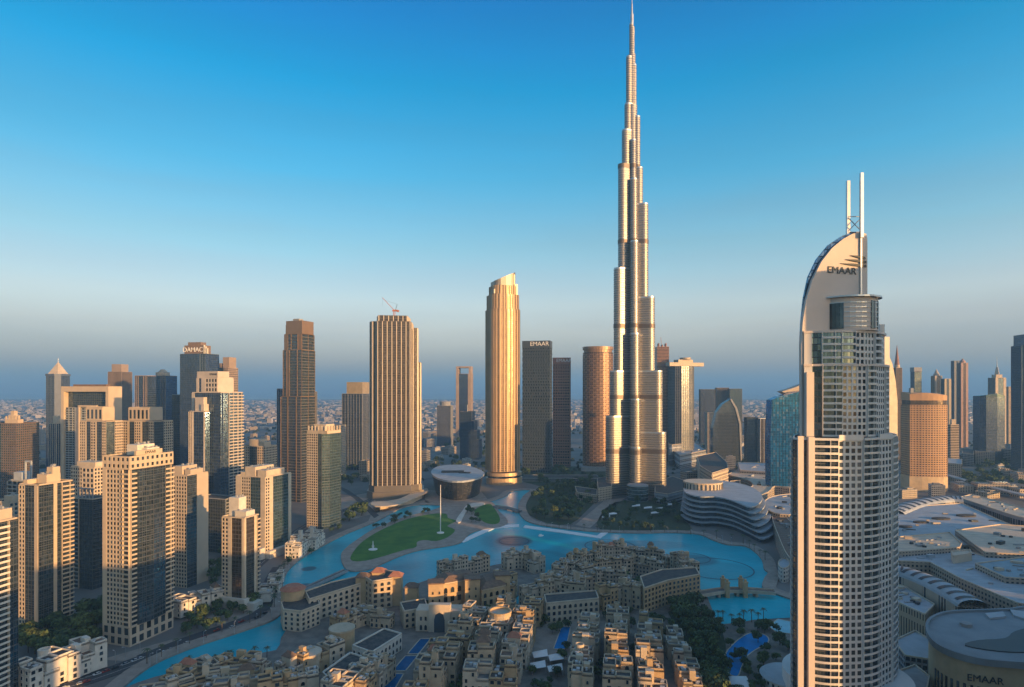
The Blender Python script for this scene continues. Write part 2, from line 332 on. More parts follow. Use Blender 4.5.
# roads
def road(name, line, w, z=0.12, m=None): 
    b = MB(); ribbon(b, gp(smooth(line, 4, False)), w, 0, z); return struct(name, b, m or M_asph)
road('boulevard_road', [(0, 704), (60, 688), (105, 674), (148, 658)], 16, 0.45)
road('boulevard_road_far', [(205, 610), (300, 530), (360, 505), (420, 480), (520, 474), (640, 476), (760, 462)], 14)
road('highway', [(860, 455), (930, 470), (980, 482), (1040, 492)], 42, 0.15)
road('side_road', [(290, 470), (345, 490), (380, 520)], 10)
for i, (yo, wd_) in enumerate([(0, 16), (6, 14), (14, 20)]):
    road('highway_road', [(935, 474 + yo), (980, 486 + yo * .9), (1060, 500 + yo * 1.3)], wd_, 0.2 + .02 * i)
road('quarter_road', [(900, 470), (960, 462), (1040, 470)], 14, .1); road('quarter_road', [(690, 470), (720, 476), (740, 468), (800, 466)], 14, .1)
b = MB()
for px in ([(330, 500), (372, 492), (380, 512), (350, 520)], [(425, 490), (480, 490), (490, 502), (470, 508), (440, 506), (425, 502)], [(372, 512), (425, 500), (436, 506), (400, 510), (368, 522)], [(205, 608), (240, 590), (262, 600), (268, 612), (210, 634)], [(100, 660), (170, 640), (215, 636), (150, 662)]):
    b.face([(x, y, .09) for x, y in gp(px)])
struct('plaza_paving', b, M_pave)
b = MB()
for line, zz in (([(0, 704), (60, 688), (105, 674), (148, 658)], .455), ([(935, 474), (980, 486), (1060, 500)], .21), ([(205, 610), (300, 530), (360, 505), (420, 480), (520, 474), (640, 476), (760, 462)], .125)):
    for sd_ in (-26, 26): ribbon(b, gp(smooth(line, 4, False)), .25, 0, zz, sd_)
for k in range(14):
    t = k / 14; b.box(*G(20 + 120 * t, 699 - 39 * t)[:2], 0.46, 3, 0.25, 0.01, 0.5)
struct('road_markings', b, M_line)

# ------------------------------------------------------------------ tower builder
pane_cache = {}
def fit(x0, x1, Yn, rz, ratio):
    w = (x1 - x0) * Yn / FP; cx = XY((x0 + x1) / 2, Yn); cyy = Yn + w * ratio / 2
    for _ in range(60):
        d = w * ratio; P = [(cx + cos(rz) * a * w / 2 - sin(rz) * c * d / 2, cyy + sin(rz) * a * w / 2 + cos(rz) * c * d / 2) for a in (-1, 1) for c in (-1, 1)]
        cyy += Yn - min(p[1] for p in P)
        P = [(cx + cos(rz) * a * w / 2 - sin(rz) * c * d / 2, cyy + sin(rz) * a * w / 2 + cos(rz) * c * d / 2) for a in (-1, 1) for c in (-1, 1)]
        xs = [CX + p[0] * FP / p[1] for p in P]
        w *= ((x1 - x0) / (max(xs) - min(xs))) ** 0.7; cx += ((x0 + x1) / 2 - (max(xs) + min(xs)) / 2) * cyy / FP
    return cx, cyy, w, w * ratio

class Tower:
    def __init__(s, name, label, cat, x0, x1, Yn, rz=0.0, ratio=0.8, group=None, wall=None, glass=None, trim=None, fh=3.6, bw=3.4, out=0.35, indiv=False, loc=None, wd=None, mull=None, rib=0.5, ribo=0.7):
        s.rib, s.ribo = rib, ribo
        s.rz = R(rz)
        if loc: s.cx, s.cy = loc; s.w, s.d = wd
        else: s.cx, s.cy, s.w, s.d = fit(x0, x1, Yn, s.rz, ratio)
        s.root = thing(name, label, cat, (s.cx, s.cy, 0), s.rz, group)
        s.wall, s.glass, s.trim = wall or M_cream, glass or M_glassb, trim or wall or M_cream
        s.fh, s.bw, s.out, s.indiv = fh, bw, out, indiv; s.mull = mull or mat('mullion_grey', (0.10, 0.11, 0.12), 0.45, 0.4)
        s.Wm, s.Gm, s.Tm, s.Rm, s.Sm = MB(), MB(), MB(), MB(), MB()   # wall, glazing, trim, roof, slabs
        s.wins, s.bals = [], []
        s.Yn = Yn
    def H(s, y): return CH - (y - HY) * s.Yn / FP
    def seg(s, a, b, z0, z1, code, bw=None, fh=None, pw=0.35, sh=0.38):
        "one stretch of facade from a to b (outside is to the right)"
        a, b = Vector(a), Vector(b); L = (b - a).length
        if L < 0.6: return
        d = (b - a) / L; o = Vector((d.y, -d.x)); ang = atan2(d.y, d.x)
        bw = bw or s.bw; fh = fh or s.fh; nb = max(1, round(L / bw)); nf = max(1, round((z1 - z0) / fh)); bb = L / nb; ff = (z1 - z0) / nf; out = s.out
        if code in 'gG':
            pwm = bb * pw; shm = ff * sh
            for i in range(nb + 1):
                c = a + d * (bb * i); x0 = max(0, bb * i - pwm / 2); x1 = min(L, bb * i + pwm / 2)
                s.Wm.strip(a + d * x0, a + d * x1, out, z0, z1 - z0)
            for k in range(nf + 1):
                zz0 = max(z0, z0 + ff * k - shm / 2); zz1 = min(z1, z0 + ff * k + shm / 2)
                s.Wm.strip(a + d * 0.02, b - d * 0.02, out - 0.06, zz0, zz1 - zz0)
            if s.indiv:
                for i in range(nb):
                    for k in range(nf):
                        c = a + d * (bb * (i + 0.5)); s.wins.append((c.x + o.x * 0.04, c.y + o.y * 0.04, z0 + ff * (k + 0.5), ang, bb - pwm, ff - shm))
        elif code == 'b':
            for k in range(nf):
                zz = z0 + ff * k
                if s.indiv: s.bals.append((a, b, 1.7, zz))
                elif s.slim: s.Sm.strip(a + d * 0.1, b - d * 0.1, 1.3, zz - 0.1, 0.5)
                else:
                    s.Sm.strip(a + d * 0.1, b - d * 0.1, 1.5, zz - 0.1, 0.3); s.Sm.strip(a + d * 0.1 + o * 1.3, b - d * 0.1 + o * 1.3, 0.2, zz + 0.2, 0.85)
            for i in range(0, nb + 1, 2): 
                c = a + d * min(bb * i, L - 0.3); s.Wm.strip(c, c + d * 0.3, 1.2, z0, z1 - z0)
        elif code == 'c':
            for i in range(nb + 1): s.Tm.strip(a + d * min(bb * i, L - 0.15), a + d * (min(bb * i, L - 0.15) + 0.15), 0.18, z0, z1 - z0)
            for k in range(nf + 1): s.Tm.strip(a, b, 0.12, z0 + ff * k - 0.12 * (k > 0), 0.25)
        elif code == 'v':
            for i in range(nb + 1):
                x = min(bb * i, L - s.rib); s.Wm.strip(a + d * x, a + d * (x + s.rib), s.ribo, z0, z1 - z0)
            for k in range(nf + 1): s.Tm.strip(a, b, 0.2, z0 + ff * k - 0.3 * (k > 0), 0.6 if s.rib < .8 else .9)
        elif code == 'h':
            for k in range(nf + 1): s.Wm.strip(a, b, 0.4, z0 + ff * k - ff * 0.2 * (k > 0), ff * 0.4)
        elif code == 'w':
            s.Wm.strip(a, b, out + 0.1, z0, z1 - z0)
    def side(s, a, b, z0, z1, spec, **k):
        a, b = Vector(a), Vector(b); tot = sum(q[0] for q in spec); t = 0
        for q in spec:
            s.seg(a.lerp(b, t / tot), a.lerp(b, (t + q[0]) / tot), z0, z1, q[1], **({**k, **(q[2] if len(q) > 2 else {})})); t += q[0]
    def body(s, pts, z0, z1, sides, **k):
        "pts counter-clockwise; sides: one spec per edge"
        s.Gm.prism(pts, z0, z1, False); s.Rm.prism(pts, z1 - 0.6, z1 + 0.02)
        for i, sp in enumerate(sides):
            if sp: s.side(pts[i], pts[(i + 1) % len(pts)], z0, z1, [(1, sp)] if isinstance(sp, str) else sp, **k)
    def rect(s, cx, cyy, w, d, z0, z1, S='g', E='g', N='g', W='g', **k):
        s.body([(cx - w / 2, cyy - d / 2), (cx + w / 2, cyy - d / 2), (cx + w / 2, cyy + d / 2), (cx - w / 2, cyy + d / 2)], z0, z1, [S, E, N, W], **k)
        s.Wm.ring([(cx - w / 2, cyy - d / 2), (cx + w / 2, cyy - d / 2), (cx + w / 2, cyy + d / 2), (cx - w / 2, cyy + d / 2)], 0.5, z1, z1 + 1.1)
    def part(s, name, m, fn, **p):
        b = MB(); fn(b); return b.build(name, m, s.root, **p)
    def done(s):
        s.Gm.build('glazing', s.glass, s.root); s.Wm.build('wall', s.wall, s.root); s.Tm.build('mullions', s.mull, s.root); s.Rm.build('roof', M_roofd, s.root); s.Sm.build('balcony_slabs', s.trim, s.root)
        def dist(x, y, z):
            p = Matrix.Rotation(s.rz, 3, 'Z') @ Vector((x, y, 0)); q = (s.cx + p.x, s.cy + p.y)
            facing = 0
            return hypot(q[0], q[1]) + (0 if ZTrow(q[1], z) < 690 else 1e4)
        if s.wins:
            vis = []
            for wv in s.wins:
                nx, ny = sin(wv[3]), -cos(wv[3]); p = Matrix.Rotation(s.rz, 3, 'Z') @ Vector((wv[0], wv[1], 0)); n2 = Matrix.Rotation(s.rz, 3, 'Z') @ Vector((nx, ny, 0))
                X, Yy = s.cx + p.x, s.cy + p.y; face = -(X * n2.x + Yy * n2.y); on = abs(CX + X * FP / Yy - 512) < 512 and HY - (wv[2] - CH) * FP / Yy < 687
                vis.append(((0 if (face > 0 and on) else 1e5) + wv[5] * 0 - wv[2], wv))
            vis.sort(key=lambda q: q[0])
            rest = MB()
            for i, (_, wv) in enumerate(vis):
                if i < 96:
                    key = (round(wv[4], 1), round(wv[5], 1))
                    if key not in pane_cache:
                        pb = MB(); pb.box(0, 0, -key[1] / 2, key[0], 0.07, key[1]); pane_cache[key] = pb.mesh('window', M_win)
                    link('window', pane_cache[key], s.root, (wv[0], wv[1], wv[2]), wv[3])
                else: rest.box(wv[0], wv[1], wv[2] - wv[5] / 2, wv[4], 0.07, wv[5], wv[3])
            if rest.v: rest.build('window', M_win, s.root, kind='stuff')
        if s.bals:
            s.bals.sort(key=lambda q: -q[3]); rest = MB(); cache = {}
            def bmesh_(mb, a, b, o_, zz, org):
                a, b = a - org, b - org; d = (b - a).normalized(); o = Vector((d.y, -d.x)); L = (b - a).length
                n = 5; pts = []
                for i in range(n + 1):
                    t = i / n; pts.append(a + d * (0.1 + (L - 0.2) * t) + o * (o_ * (0.55 + 0.45 * sin(pi * t)) if s.round_b else o_))
                poly = [tuple(a + d * 0.1 - o * 0.0)] + [tuple(p) for p in pts] + [tuple(b - d * 0.1)]
                mb.prism(poly, zz - 0.12, zz + 0.2, True, True)
                for i in range(n): mb.strip(pts[i] - o * 0.15, pts[i + 1] - o * 0.15, 0.15, zz + 0.2, 0.9)
            for i, (a, bb, o_, zz) in enumerate(s.bals):
                if i < 96:
                    key = (round(a.x, 2), round(a.y, 2), round(bb.x, 2))
                    if key not in cache:
                        q = MB(); bmesh_(q, a, bb, o_, 0, a); cache[key] = q.mesh('balcony', s.balm or s.trim)
                    link('balcony', cache[key], s.root, (a.x, a.y, zz))
                else: bmesh_(rest, a, bb, o_, zz, Vector((0, 0)))
            if rest.v: rest.build('balcony', s.balm or s.trim, s.root, kind='stuff')
        return s.root
    round_b = False; balm = None; slim = False
def ZTrow(Y, z): return HY - (z - CH) * FP / Y

# ---- glass materials
GL_dark = facade('dark_teal_glazing', (0.07, 0.08, 0.09), (0.11, 0.155, 0.19), 3.6, 1.7, 0.9, 0.86, metal=0.8, rough=0.12)
GL_teal = facade('teal_glazing', (0.09, 0.13, 0.14), (0.13, 0.23, 0.25), 3.6, 1.7, 0.9, 0.86, metal=0.8, rough=0.12)
GL_blue = facade('blue_glazing', (0.05, 0.08, 0.12), (0.08, 0.14, 0.24), 3.8, 1.8, 0.92, 0.86, metal=0.75, rough=0.12)
GL_brown = facade('bronze_glazing', (0.09, 0.07, 0.055), (0.11, 0.085, 0.065), 3.6, 1.7, 0.9, 0.84, metal=0.6, rough=0.2)
GL_gold = facade('gold_glazing', (0.20, 0.14, 0.09), (0.17, 0.12, 0.075), 3.6, 2.0, 0.8, 0.7, metal=0.65, rough=0.25, wmetal=0.6, wrough=0.4)

# ================================================================== LEFT: residential towers
def crown_boxes(t, lst, m=None):
    def f(b):
        for (cx, cyy, w, d, z0, z1) in lst:
            b.box(cx, cyy, z0 + 0.04, w, d, z1 - z0, bottom=False)
    t.part('penthouse', m or t.wall, f)
    def g(b):
        r = random.Random(len(lst))
        for (cx, cyy, w, d, z0, z1) in lst:
            for k in range(3): b.box(cx + r.uniform(-.3, .3) * w, cyy + r.uniform(-.3, .3) * d, z1 + 0.04, r.uniform(1, 2.4), r.uniform(1, 2.4), r.uniform(0.8, 2))
    t.part('roof_plant', M_grey, g)

# T1 leftmost edge
t = Tower('residential_tower', 'beige balcony tower cut off by the left edge at the bottom corner', 'tower', -32, 18, 335, -12, 0.8, wall=M_beige, glass=GL_dark, trim=M_white, indiv=True, fh=3.3)
t.rect(0, 0, t.w, t.d, 0, t.H(524), S=[(0.35, 'b'), (0.08, 'w'), (0.35, 'b'), (0.08, 'w'), (0.3, 'b')], E=[(.15, 'w'), (0.45, 'b'), (0.4, 'c')], N='', W='')
crown_boxes(t, [(2, 2, t.w * .5, t.d * .5, t.H(524), t.H(512))]); t.done()
# T2
t = Tower('residential_tower', 'cream balcony high-rise next to the tower cut by the left edge', 'tower', 19, 73, 440, -17, 1.3, wall=M_cream, glass=GL_dark, trim=M_cream, indiv=True, fh=3.3)
h = t.H(486)
t.rect(0, 0, t.w, t.d, 0, h, S=[(0.32, 'g'), (0.5, 'c'), (0.18, 'w')], E=[(0.42, 'c'), (0.1, 'w'), (0.13, 'c'), (0.35, 'b')], N='', W='g')
crown_boxes(t, [(1, 1, t.w * .5, t.d * .4, h, h + 7), (3, 3, t.w * .3, t.d * .22, h + 7, h + 12), (-t.w * .36, 0, t.w * .2, t.d * .8, h, h + 3.5)]); t.done()
# T3 near cream tower with sign
t = Tower('residential_tower', 'broad cream tower with dark bulging glass front, nearest the lake at lower left', 'tower', 103, 173, 420, -17, 1.45, wall=M_cream, glass=GL_dark, trim=M_cream, indiv=True, fh=3.3, bw=3.1)
h = t.H(470)
w, d = t.w, t.d
pts = [(-w / 2, -d / 2), (w / 2, -d / 2), (w / 2, -d * .38), (w / 2 + 2, -d * .36), (w / 2 + 3.4, -d * .05), (w / 2 + 2, d * .26), (w / 2, d * .28), (w / 2, d / 2), (-w / 2, d / 2)]
t.body(pts, 14, h, [[(0.14, 'w'), (0.62, 'g'), (0.24, 'b')], 'b', '', 'c', 'c', '', 'b', '', 'g'])
t.Gm.prism([(-w / 2 + .4, -d / 2 + .4), (w / 2 - .4, -d / 2 + .4), (w / 2 - .4, d / 2 - .4), (-w / 2 + .4, d / 2 - .4)], 0, 14, False)
for (p, q) in (((-w / 2, -d / 2), (w / 2, -d / 2)), ((w / 2, -d / 2), (w / 2, d / 2)), ((-w / 2, d / 2), (-w / 2, -d / 2))): t.seg(p, q, 0, 13.9, 'G', bw=6, fh=7, pw=0.4, sh=0.3)
hh = h + 8.5
t.Gm.prism([(-w / 2, -d / 2), (w / 2, -d / 2), (w / 2, d / 2), (-w / 2, d / 2)], h + 0.05, hh, False); t.Rm.prism([(-w / 2 + .2, -d / 2 + .2), (w / 2 - .2, -d / 2 + .2), (w / 2 - .2, d / 2 - .2), (-w / 2 + .2, d / 2 - .2)], hh - .5, hh)
for (p, q) in (((-w / 2, -d / 2), (w / 2, -d / 2)), ((w / 2, -d / 2), (w / 2, d / 2)), ((-w / 2, d / 2), (-w / 2, -d / 2))): t.seg(p, q, h + 0.1, hh + 1, 'G', bw=4.2, fh=4.9, pw=0.5, sh=0.5)
t.Wm.box(w / 2 - 1.5, -d * .05, hh + 1.1, 2.0, d * .6, 3.2)
crown_boxes(t, [(-w * .1, d * .1, w * .4, d * .4, hh, hh + 7.5), (w * .2, d * .15, w * .18, d * .3, hh, hh + 5)], M_white)
text('EMAAR', 2.8, M_dark, t.root, (w / 2 - .4, -d * .03, hh + 2.6), (R(90), 0, R(90)), 0.1)
t.done()
# T4
t = Tower('residential_tower', 'plain beige tower with a dark glass centre, directly right of the broad cream tower', 'tower', 169, 208, 545, -17, 1.2, wall=M_beige, glass=GL_dark, trim=M_beige, indiv=True, fh=3.4)
h = t.H(476)
t.rect(0, 0, t.w, t.d, 0, h, S=[(0.25, 'w'), (0.75, 'g')], E=[(0.45, 'c'), (0.55, 'w')], N='', W='g')
crown_boxes(t, [(-t.w * .2, 0, t.w * .5, t.d * .7, h, h + 8), (t.w * .3, 0, t.w * .3, t.d * .6, h, h + 5)]); t.done()
# T5 small white with gold glass
t = Tower('residential_tower', 'short pale tower with square top block and bronze glass bays by the lakeside road', 'tower', 222, 259, 492, -18, 0.75, wall=M_sand2, glass=GL_brown, trim=M_cream, indiv=True, fh=3.3)
h = t.H(519)
t.rect(0, 0, t.w, t.d, 0, h, S=[(0.3, 'g'), (.15, 'w'), (0.45, 'c'), (.1, 'w')], E=[(.1, 'w'), (.55, 'c', dict(bw=1.6)), (.15, 'w'), (.2, 'b')], N='', W='g')
crown_boxes(t, [(-t.w * .22, 2, t.w * .45, t.d * .5, h, t.H(500)), (t.w * .15, 1, t.w * .5, t.d * .6, h, h + 5)], M_white)
t.part('podium', M_white, lambda b: [b.box(0, 0, 0, t.w + 6, t.d + 6, 9), b.box(t.w * .7, -4, 0, t.w * .5, t.d * .6, 6)]); t.done()
# T6
t = Tower('residential_tower', 'pale grey twin-slab tower with teal glass bays at the bend of the lake', 'tower', 236, 291, 640, -20, 1.0, wall=M_sand2, glass=GL_teal, trim=M_sand2, indiv=True, fh=3.4)
h = t.H(478)
t.rect(0, 0, t.w, t.d, 0, h, S=[(0.2, 'w'), (0.3, 'g'), (0.35, 'c'), (0.15, 'w')], E=[(.16, 'g'), (.12, 'w'), (.6, 'c'), (.12, 'w')], N='', W='g')
crown_boxes(t, [(-t.w * .15, 0, t.w * .35, t.d * .7, h, h + 10), (t.w * .25, 0, t.w * .3, t.d * .7, h, h + 7), (-t.w * .42, 0, t.w * .12, t.d * .7, h, h + 4)])
t.part('podium', M_white, lambda b: [b.box(0, -t.d * .5 - 3, 0, t.w, 8, 12), b.box(t.w * .5 + 3, 0, 0, 6, t.d, 8)]); t.done()
# T7
t = Tower('residential_tower', 'slim grey-beige tower with a teal curved side, right of the bend where the lake narrows', 'tower', 307, 341, 775, -22, 0.9, wall=M_sand2, glass=GL_teal, trim=M_grey, indiv=True, fh=3.4)
h = t.H(434)
w, d = t.w, t.d
t.body([(-w / 2, -d / 2), (w * .05, -d / 2), (w * .3, -d / 2 - 2), (w / 2, -d * .3), (w / 2, d / 2), (-w / 2, d / 2)], 0, h, ['g', 'c', 'c', 'c', '', 'g'])
t.part('crown', M_sand2, lambda b: [b.ring([(-w / 2, -d / 2), (w / 2, -d / 2), (w / 2, d / 2), (-w / 2, d / 2)], 1, h, h + 4)] + [b.box(-w / 2 + w * (i + .5) / 6, -d / 2, h + 4, 1.4, 1.6, 6) for i in range(6)] + [b.box(w / 2, -d / 2 + d * (i + .5) / 5, h + 4, 1.6, 1.4, 6) for i in range(5)] + [b.box(0, 0, h, w * .6, d * .6, 12)])
t.done()
# T8 tall
t = Tower('skyscraper', 'tall bronze-topped skyscraper with stacked balconies, tallest on the left half', 'skyscraper', 281, 315, 960, -22, 0.85, wall=mat('bronze_panel', (0.34, 0.22, 0.14), 0.42, 0.5, scale=0.05), glass=GL_dark, trim=mat('pale_bronze', (0.26, 0.23, 0.21), 0.5, 0.2), fh=4.6, bw=8); t.slim = True
h0, h1, h2 = t.H(397), t.H(350), t.H(320)
w, d = t.w, t.d
t.rect(0, 0, w, d, 0, h0, S=[(.3, 'b'), (.06, 'w'), (.64, 'b')], E='b', N='', W='v')
t.rect(w * .02, d * .03, w * .94, d * .92, h0 + 1.2, h1, S=[(.2, 'v'), (.15, 'w'), (.65, 'b')], E='b', N='', W='v')
t.rect(w * .03, d * .04, w * .88, d * .86, h1 + 1.2, h2 - 22, S=[(.2, 'w'), (.2, 'v'), (.4, 'b'), (.2, 'w')], E='b', N='', W='v')
t.part('crown', t.wall, lambda b: [b.box(w * .06, d * .04, h2 - 21.9, w * .82, d * .8, 22, bottom=False), b.box(-w * .3, d * .03, h2 - 21.9, w * .2, d * .7, 16)])
t.part('roof_plant', M_grey, lambda b: [b.box(0, 0, h2 + .2, w * .3, d * .3, 4)]); t.done()
# small slab left of T8 (bluish)
t = Tower('office_tower', 'pale blue slab standing close behind the left side of the bronze-topped skyscraper', 'tower', 277, 290, 1250, -10, 1.0, wall=mat('blue_grey_panel', (0.25, 0.32, 0.4), 0.5), glass=GL_blue)
t.rect(0, 0, t.w, t.d, 0, t.H(389), S='v', E='v', N='', W='v'); t.done()
t = Tower('office_tower', 'dark slab half hidden behind the right side of the bronze-topped skyscraper', 'tower', 303, 317, 1250, -10, 1.0, wall=M_grey, glass=GL_blue)
t.rect(0, 0, t.w, t.d, 0, t.H(392), S='v', E='v', N='', W='v'); t.done()
# T9
t = Tower('residential_tower', 'cream mid-rise with dark glass middle, between stepped white tower and bronze-topped skyscraper', 'tower', 239, 277, 860, -15, 0.6, wall=M_cream, glass=GL_dark)
h = t.H(447); t.rect(0, 0, t.w, t.d, 0, h, S=[(.4, 'g'), (.3, 'c'), (.3, 'g')], E='g', N='', W='g')
crown_boxes(t, [(0, 0, t.w * .4, t.d * .6, h, h + 10), (t.w * .25, 0, t.w * .2, t.d * .6, h, h + 6)]); t.done()
# T10 stepped white tower
t = Tower('stepped_tower', 'white-framed stepped tower with dark glass and orange lit right side, behind the plain beige tower', 'tower', 192, 243, 700, -20, 0.8, wall=mat('pale_stone', (0.55, 0.47, 0.40), 0.7, scale=0.05), glass=GL_blue, indiv=True, fh=3.7)
w, d = t.w, t.d; hb, ht = t.H(412), t.H(378)
t.rect(0, 0, w, d, 0, t.H(393), S=[(.1, 'w'), (.9, 'c')], E=[(.35, 'c'), (.4, 'b'), (.25, 'b')], N='', W='g')
t.rect(-w * .16, -d / 2 - 3, w * .56, 7, 0, hb, S=[(.22, 'v'), (.08, 'w'), (.62, 'c'), (.08, 'w')], E='c', N='', W='g')
t.rect(-w * .12, 1, w * .74, d * .7, t.H(392), ht, S=[(.12, 'w'), (.12, 'c'), (.2, 'w'), (.56, 'G', dict(bw=5, fh=6, pw=.35, sh=.35))], E='w', N='', W='w')
t.part('frame', t.wall, lambda b: [b.box(-w * .12, -2, ht + 1.2, w * .74, d * .5, 7), b.box(-w * .1, -d / 2 - 3, hb + 1.2, w * .3, 5, 16), b.box(w * .06, -d / 2 - 4, hb + 1.2, w * .1, 7, 8)])
text('EMAAR', 3.6, M_dark, t.root, (w * .1, -2 - d * .25 - 0.15, ht + 4.6), (R(90), 0, 0), 0.1); t.done()
# T11 DAMAC
t = Tower('office_tower', 'tall dark blue glass slab with the white letters DAMAC on its roof box', 'tower', 180, 219, 1100, -14, 0.6, wall=mat('slate_panel', (0.10, 0.14, 0.19), 0.5), glass=GL_blue, trim=mat('slate_trim', (0.10, 0.14, 0.18), 0.5))
w, d = t.w, t.d; h = t.H(354); t.rect(0, 0, w, d, 0, h, S=[(.75, 'c'), (.05, 'w'), (.2, 'v')], E='c', N='', W='c')
t.part('roof_box', mat('brown_roof_box', (.22, .15, .11), .7), lambda b: [b.box(-w * .08, 0, h + .05, w * .72, d * .6, 17), b.box(-w * .1, 0, h + 17.1, w * .5, d * .4, 6)])
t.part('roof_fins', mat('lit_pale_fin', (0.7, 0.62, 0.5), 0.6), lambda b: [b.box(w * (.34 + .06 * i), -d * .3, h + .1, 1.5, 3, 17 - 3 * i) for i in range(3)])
text('DAMAC', 12, mat('sign_white', (0.85, 0.83, 0.8), 0.5), t.root, (-w * .1, -d * .3 - .5, h + 8.5), (R(90), 0, 0), 0.4, sx=1.05); t.done()
# T12
t = Tower('residential_tower', 'slim brown tower with two stub turrets, peeking out right of the DAMAC slab', 'tower', 214, 238, 1200, -14, 0.9, wall=mat('brown_stone', (0.36, 0.27, 0.21), 0.8, scale=0.05), glass=GL_dark)
w, d = t.w, t.d; t.rect(0, 0, w, d, 0, t.H(368), S=[(.3, 'g'), (.4, 'c'), (.3, 'g')], E='g', N='', W='g')
t.part('turret', t.wall, lambda b: [b.box(w * .25, 0, t.H(368), w * .45, d * .7, 22)]); t.part('turret', t.wall, lambda b: [b.box(-w * .25, 0, t.H(368), w * .3, d * .6, 10)]); t.done()
# T13 pair
for i, (x0, x1, y, Y, lb) in enumerate([(135, 156, 376, 1150, 'left of a pair of brown glass towers with flat tops, above the lit cream pair'), (150, 177, 376, 1220, 'right of a pair of brown glass towers, with a small dome-like cap on top')]):
    t = Tower('residential_tower', lb, 'tower', x0, x1, Y, -12, 0.8, wall=MATS['brown_stone'], glass=GL_blue, group='brown glass pair behind the cream towers')
    h = t.H(y); t.rect(0, 0, t.w, t.d, 0, h, S=[(.3, 'v'), (.4, 'c'), (.3, 'v')], E='c', N='', W='c')
    if i: t.part('crown', M_beige, lambda b: [b.cyl(-2, 0, h, t.w * .34, 8), b.cyl(-2, 0, h + 8, t.w * .25, 6, r2=t.w * .1)])
    t.done()
t = Tower('office_tower', 'dark glass block attached low right of the brown glass pair', 'tower', 172, 182, 1180, -12, 1.2, wall=M_grey, glass=GL_dark)
t.rect(0, 0, t.w, t.d, 0, t.H(395), S='c', E='c', N='', W='c'); t.done()
# T14
t = Tower('residential_tower', 'distant brown-grey tower with stepped flat top left of the brown glass pair', 'tower', 108, 132, 1500, -10, 0.8, wall=MATS['brown_stone'], glass=GL_brown)
h = t.H(372); t.rect(0, 0, t.w, t.d, 0, h, S='v', E='v', N='', W='v'); t.part('crown', t.wall, lambda b: [b.box(0, 0, h, t.w * .7, t.d * .7, 20)]); t.done()
# T15 pyramid top
t = Tower('pyramid_tower', 'dark blue octagonal tower topped by a small pale pyramid, far left', 'tower', 43, 73, 1300, -10, 1.0, wall=mat('navy_panel', (0.09, 0.12, 0.18), 0.4), glass=GL_blue, trim=M_grey)
w = t.w; c = .28 * w; h = t.H(376); P = [(-c, -w / 2), (c, -w / 2), (w / 2, -c), (w / 2, c), (c, w / 2), (-c, w / 2), (-w / 2, c), (-w / 2, -c)]
t.body(P, 0, h, ['v', 'w', 'v', '', '', '', 'v', 'w'])
t.part('cornice', t.wall, lambda b: [b.prism([(x * 1.08, y * 1.08) for x, y in P], h + .1, h + 5)])
t.part('pyramid', M_sand2, lambda b: [b.face([(-w * .34, -w * .34, h + 5.1), (w * .34, -w * .34, h + 5.1), (0, 0, h + 32)]), b.face([(w * .34, -w * .34, h + 5.1), (w * .34, w * .34, h + 5.1), (0, 0, h + 32)]), b.face([(w * .34, w * .34, h + 5.1), (-w * .34, w * .34, h + 5.1), (0, 0, h + 32)]), b.face([(-w * .34, w * .34, h + 5.1), (-w * .34, -w * .34, h + 5.1), (0, 0, h + 32)])])
t.part('finial', M_metal, lambda b: [b.beam((0, 0, h + 31), (0, 0, h + 40), .4)]); t.done()
# T16 arch frame tower
t = Tower('frame_tower', 'dark glass tower wrapped by a big cream portal frame lit orange along the top', 'tower', 61, 122, 900, -12, 0.28, wall=M_grey, glass=GL_dark, trim=M_lgrey)
w, d = t.w, t.d; h = t.H(391)
t.rect(-w * .2, 1, w * .5, d * .8, 0, h - 26, S=[(.4, 'b'), (.15, 'w'), (.45, 'b')], E='', N='', W=''); t.rect(0, 4, w - 11, d * .7, 0, h - 1.3, S='c', E='', N='', W='')
t.part('portal_frame', M_cream, lambda b: [b.box(-w / 2 + 2.5, -d * .3, 0, 5, d * .4, h + 7), b.box(w / 2 - 2.5, 0, 0, 5, d, h + 7), b.box(0, -d * .1, h - 1, w - 10.1, d * .8, 8), b.box(w * .06, -d * .44, h - 24, w * .38, 2.4, 2.4), b.box(-w * .13, -d * .44, 0, 2.6, 2.4, h - 21.6)])
t.part('roof_plant', M_roofb, lambda b: [b.box(0, 0, h + 7.1, w * .7, d * .3, 3)]); t.done()
# T17 lit cream pair
for (x0, x1, yy, Y, lb) in [(80, 123, 414, 760, 'left one of two orange-lit cream towers with square crown openings'), (121, 173, 414, 790, 'right one of two orange-lit cream towers with square crown openings')]:
    t = Tower('residential_tower', lb, 'tower', x0, x1, Y, -16, 0.55, wall=M_cream, glass=GL_dark, group='two orange lit cream towers', indiv=True, fh=3.6, bw=3.2)
    w, d = t.w, t.d; h = t.H(yy + 8)
    t.rect(0, 0, w, d, 0, h, S=[(.2, 'g'), (.06, 'w'), (.16, 'c'), (.18, 'g'), (.05, 'w'), (.2, 'c'), (.15, 'g')], E=[(.5, 'c'), (.5, 'g')], N='', W='g')
    t.rect(-w * .05, 0, w * .62, d * .7, h + 1.2, h + 18, S=[(1, 'G', dict(bw=7, fh=12, pw=.4, sh=.3))], E='w', N='', W='w'); t.done()
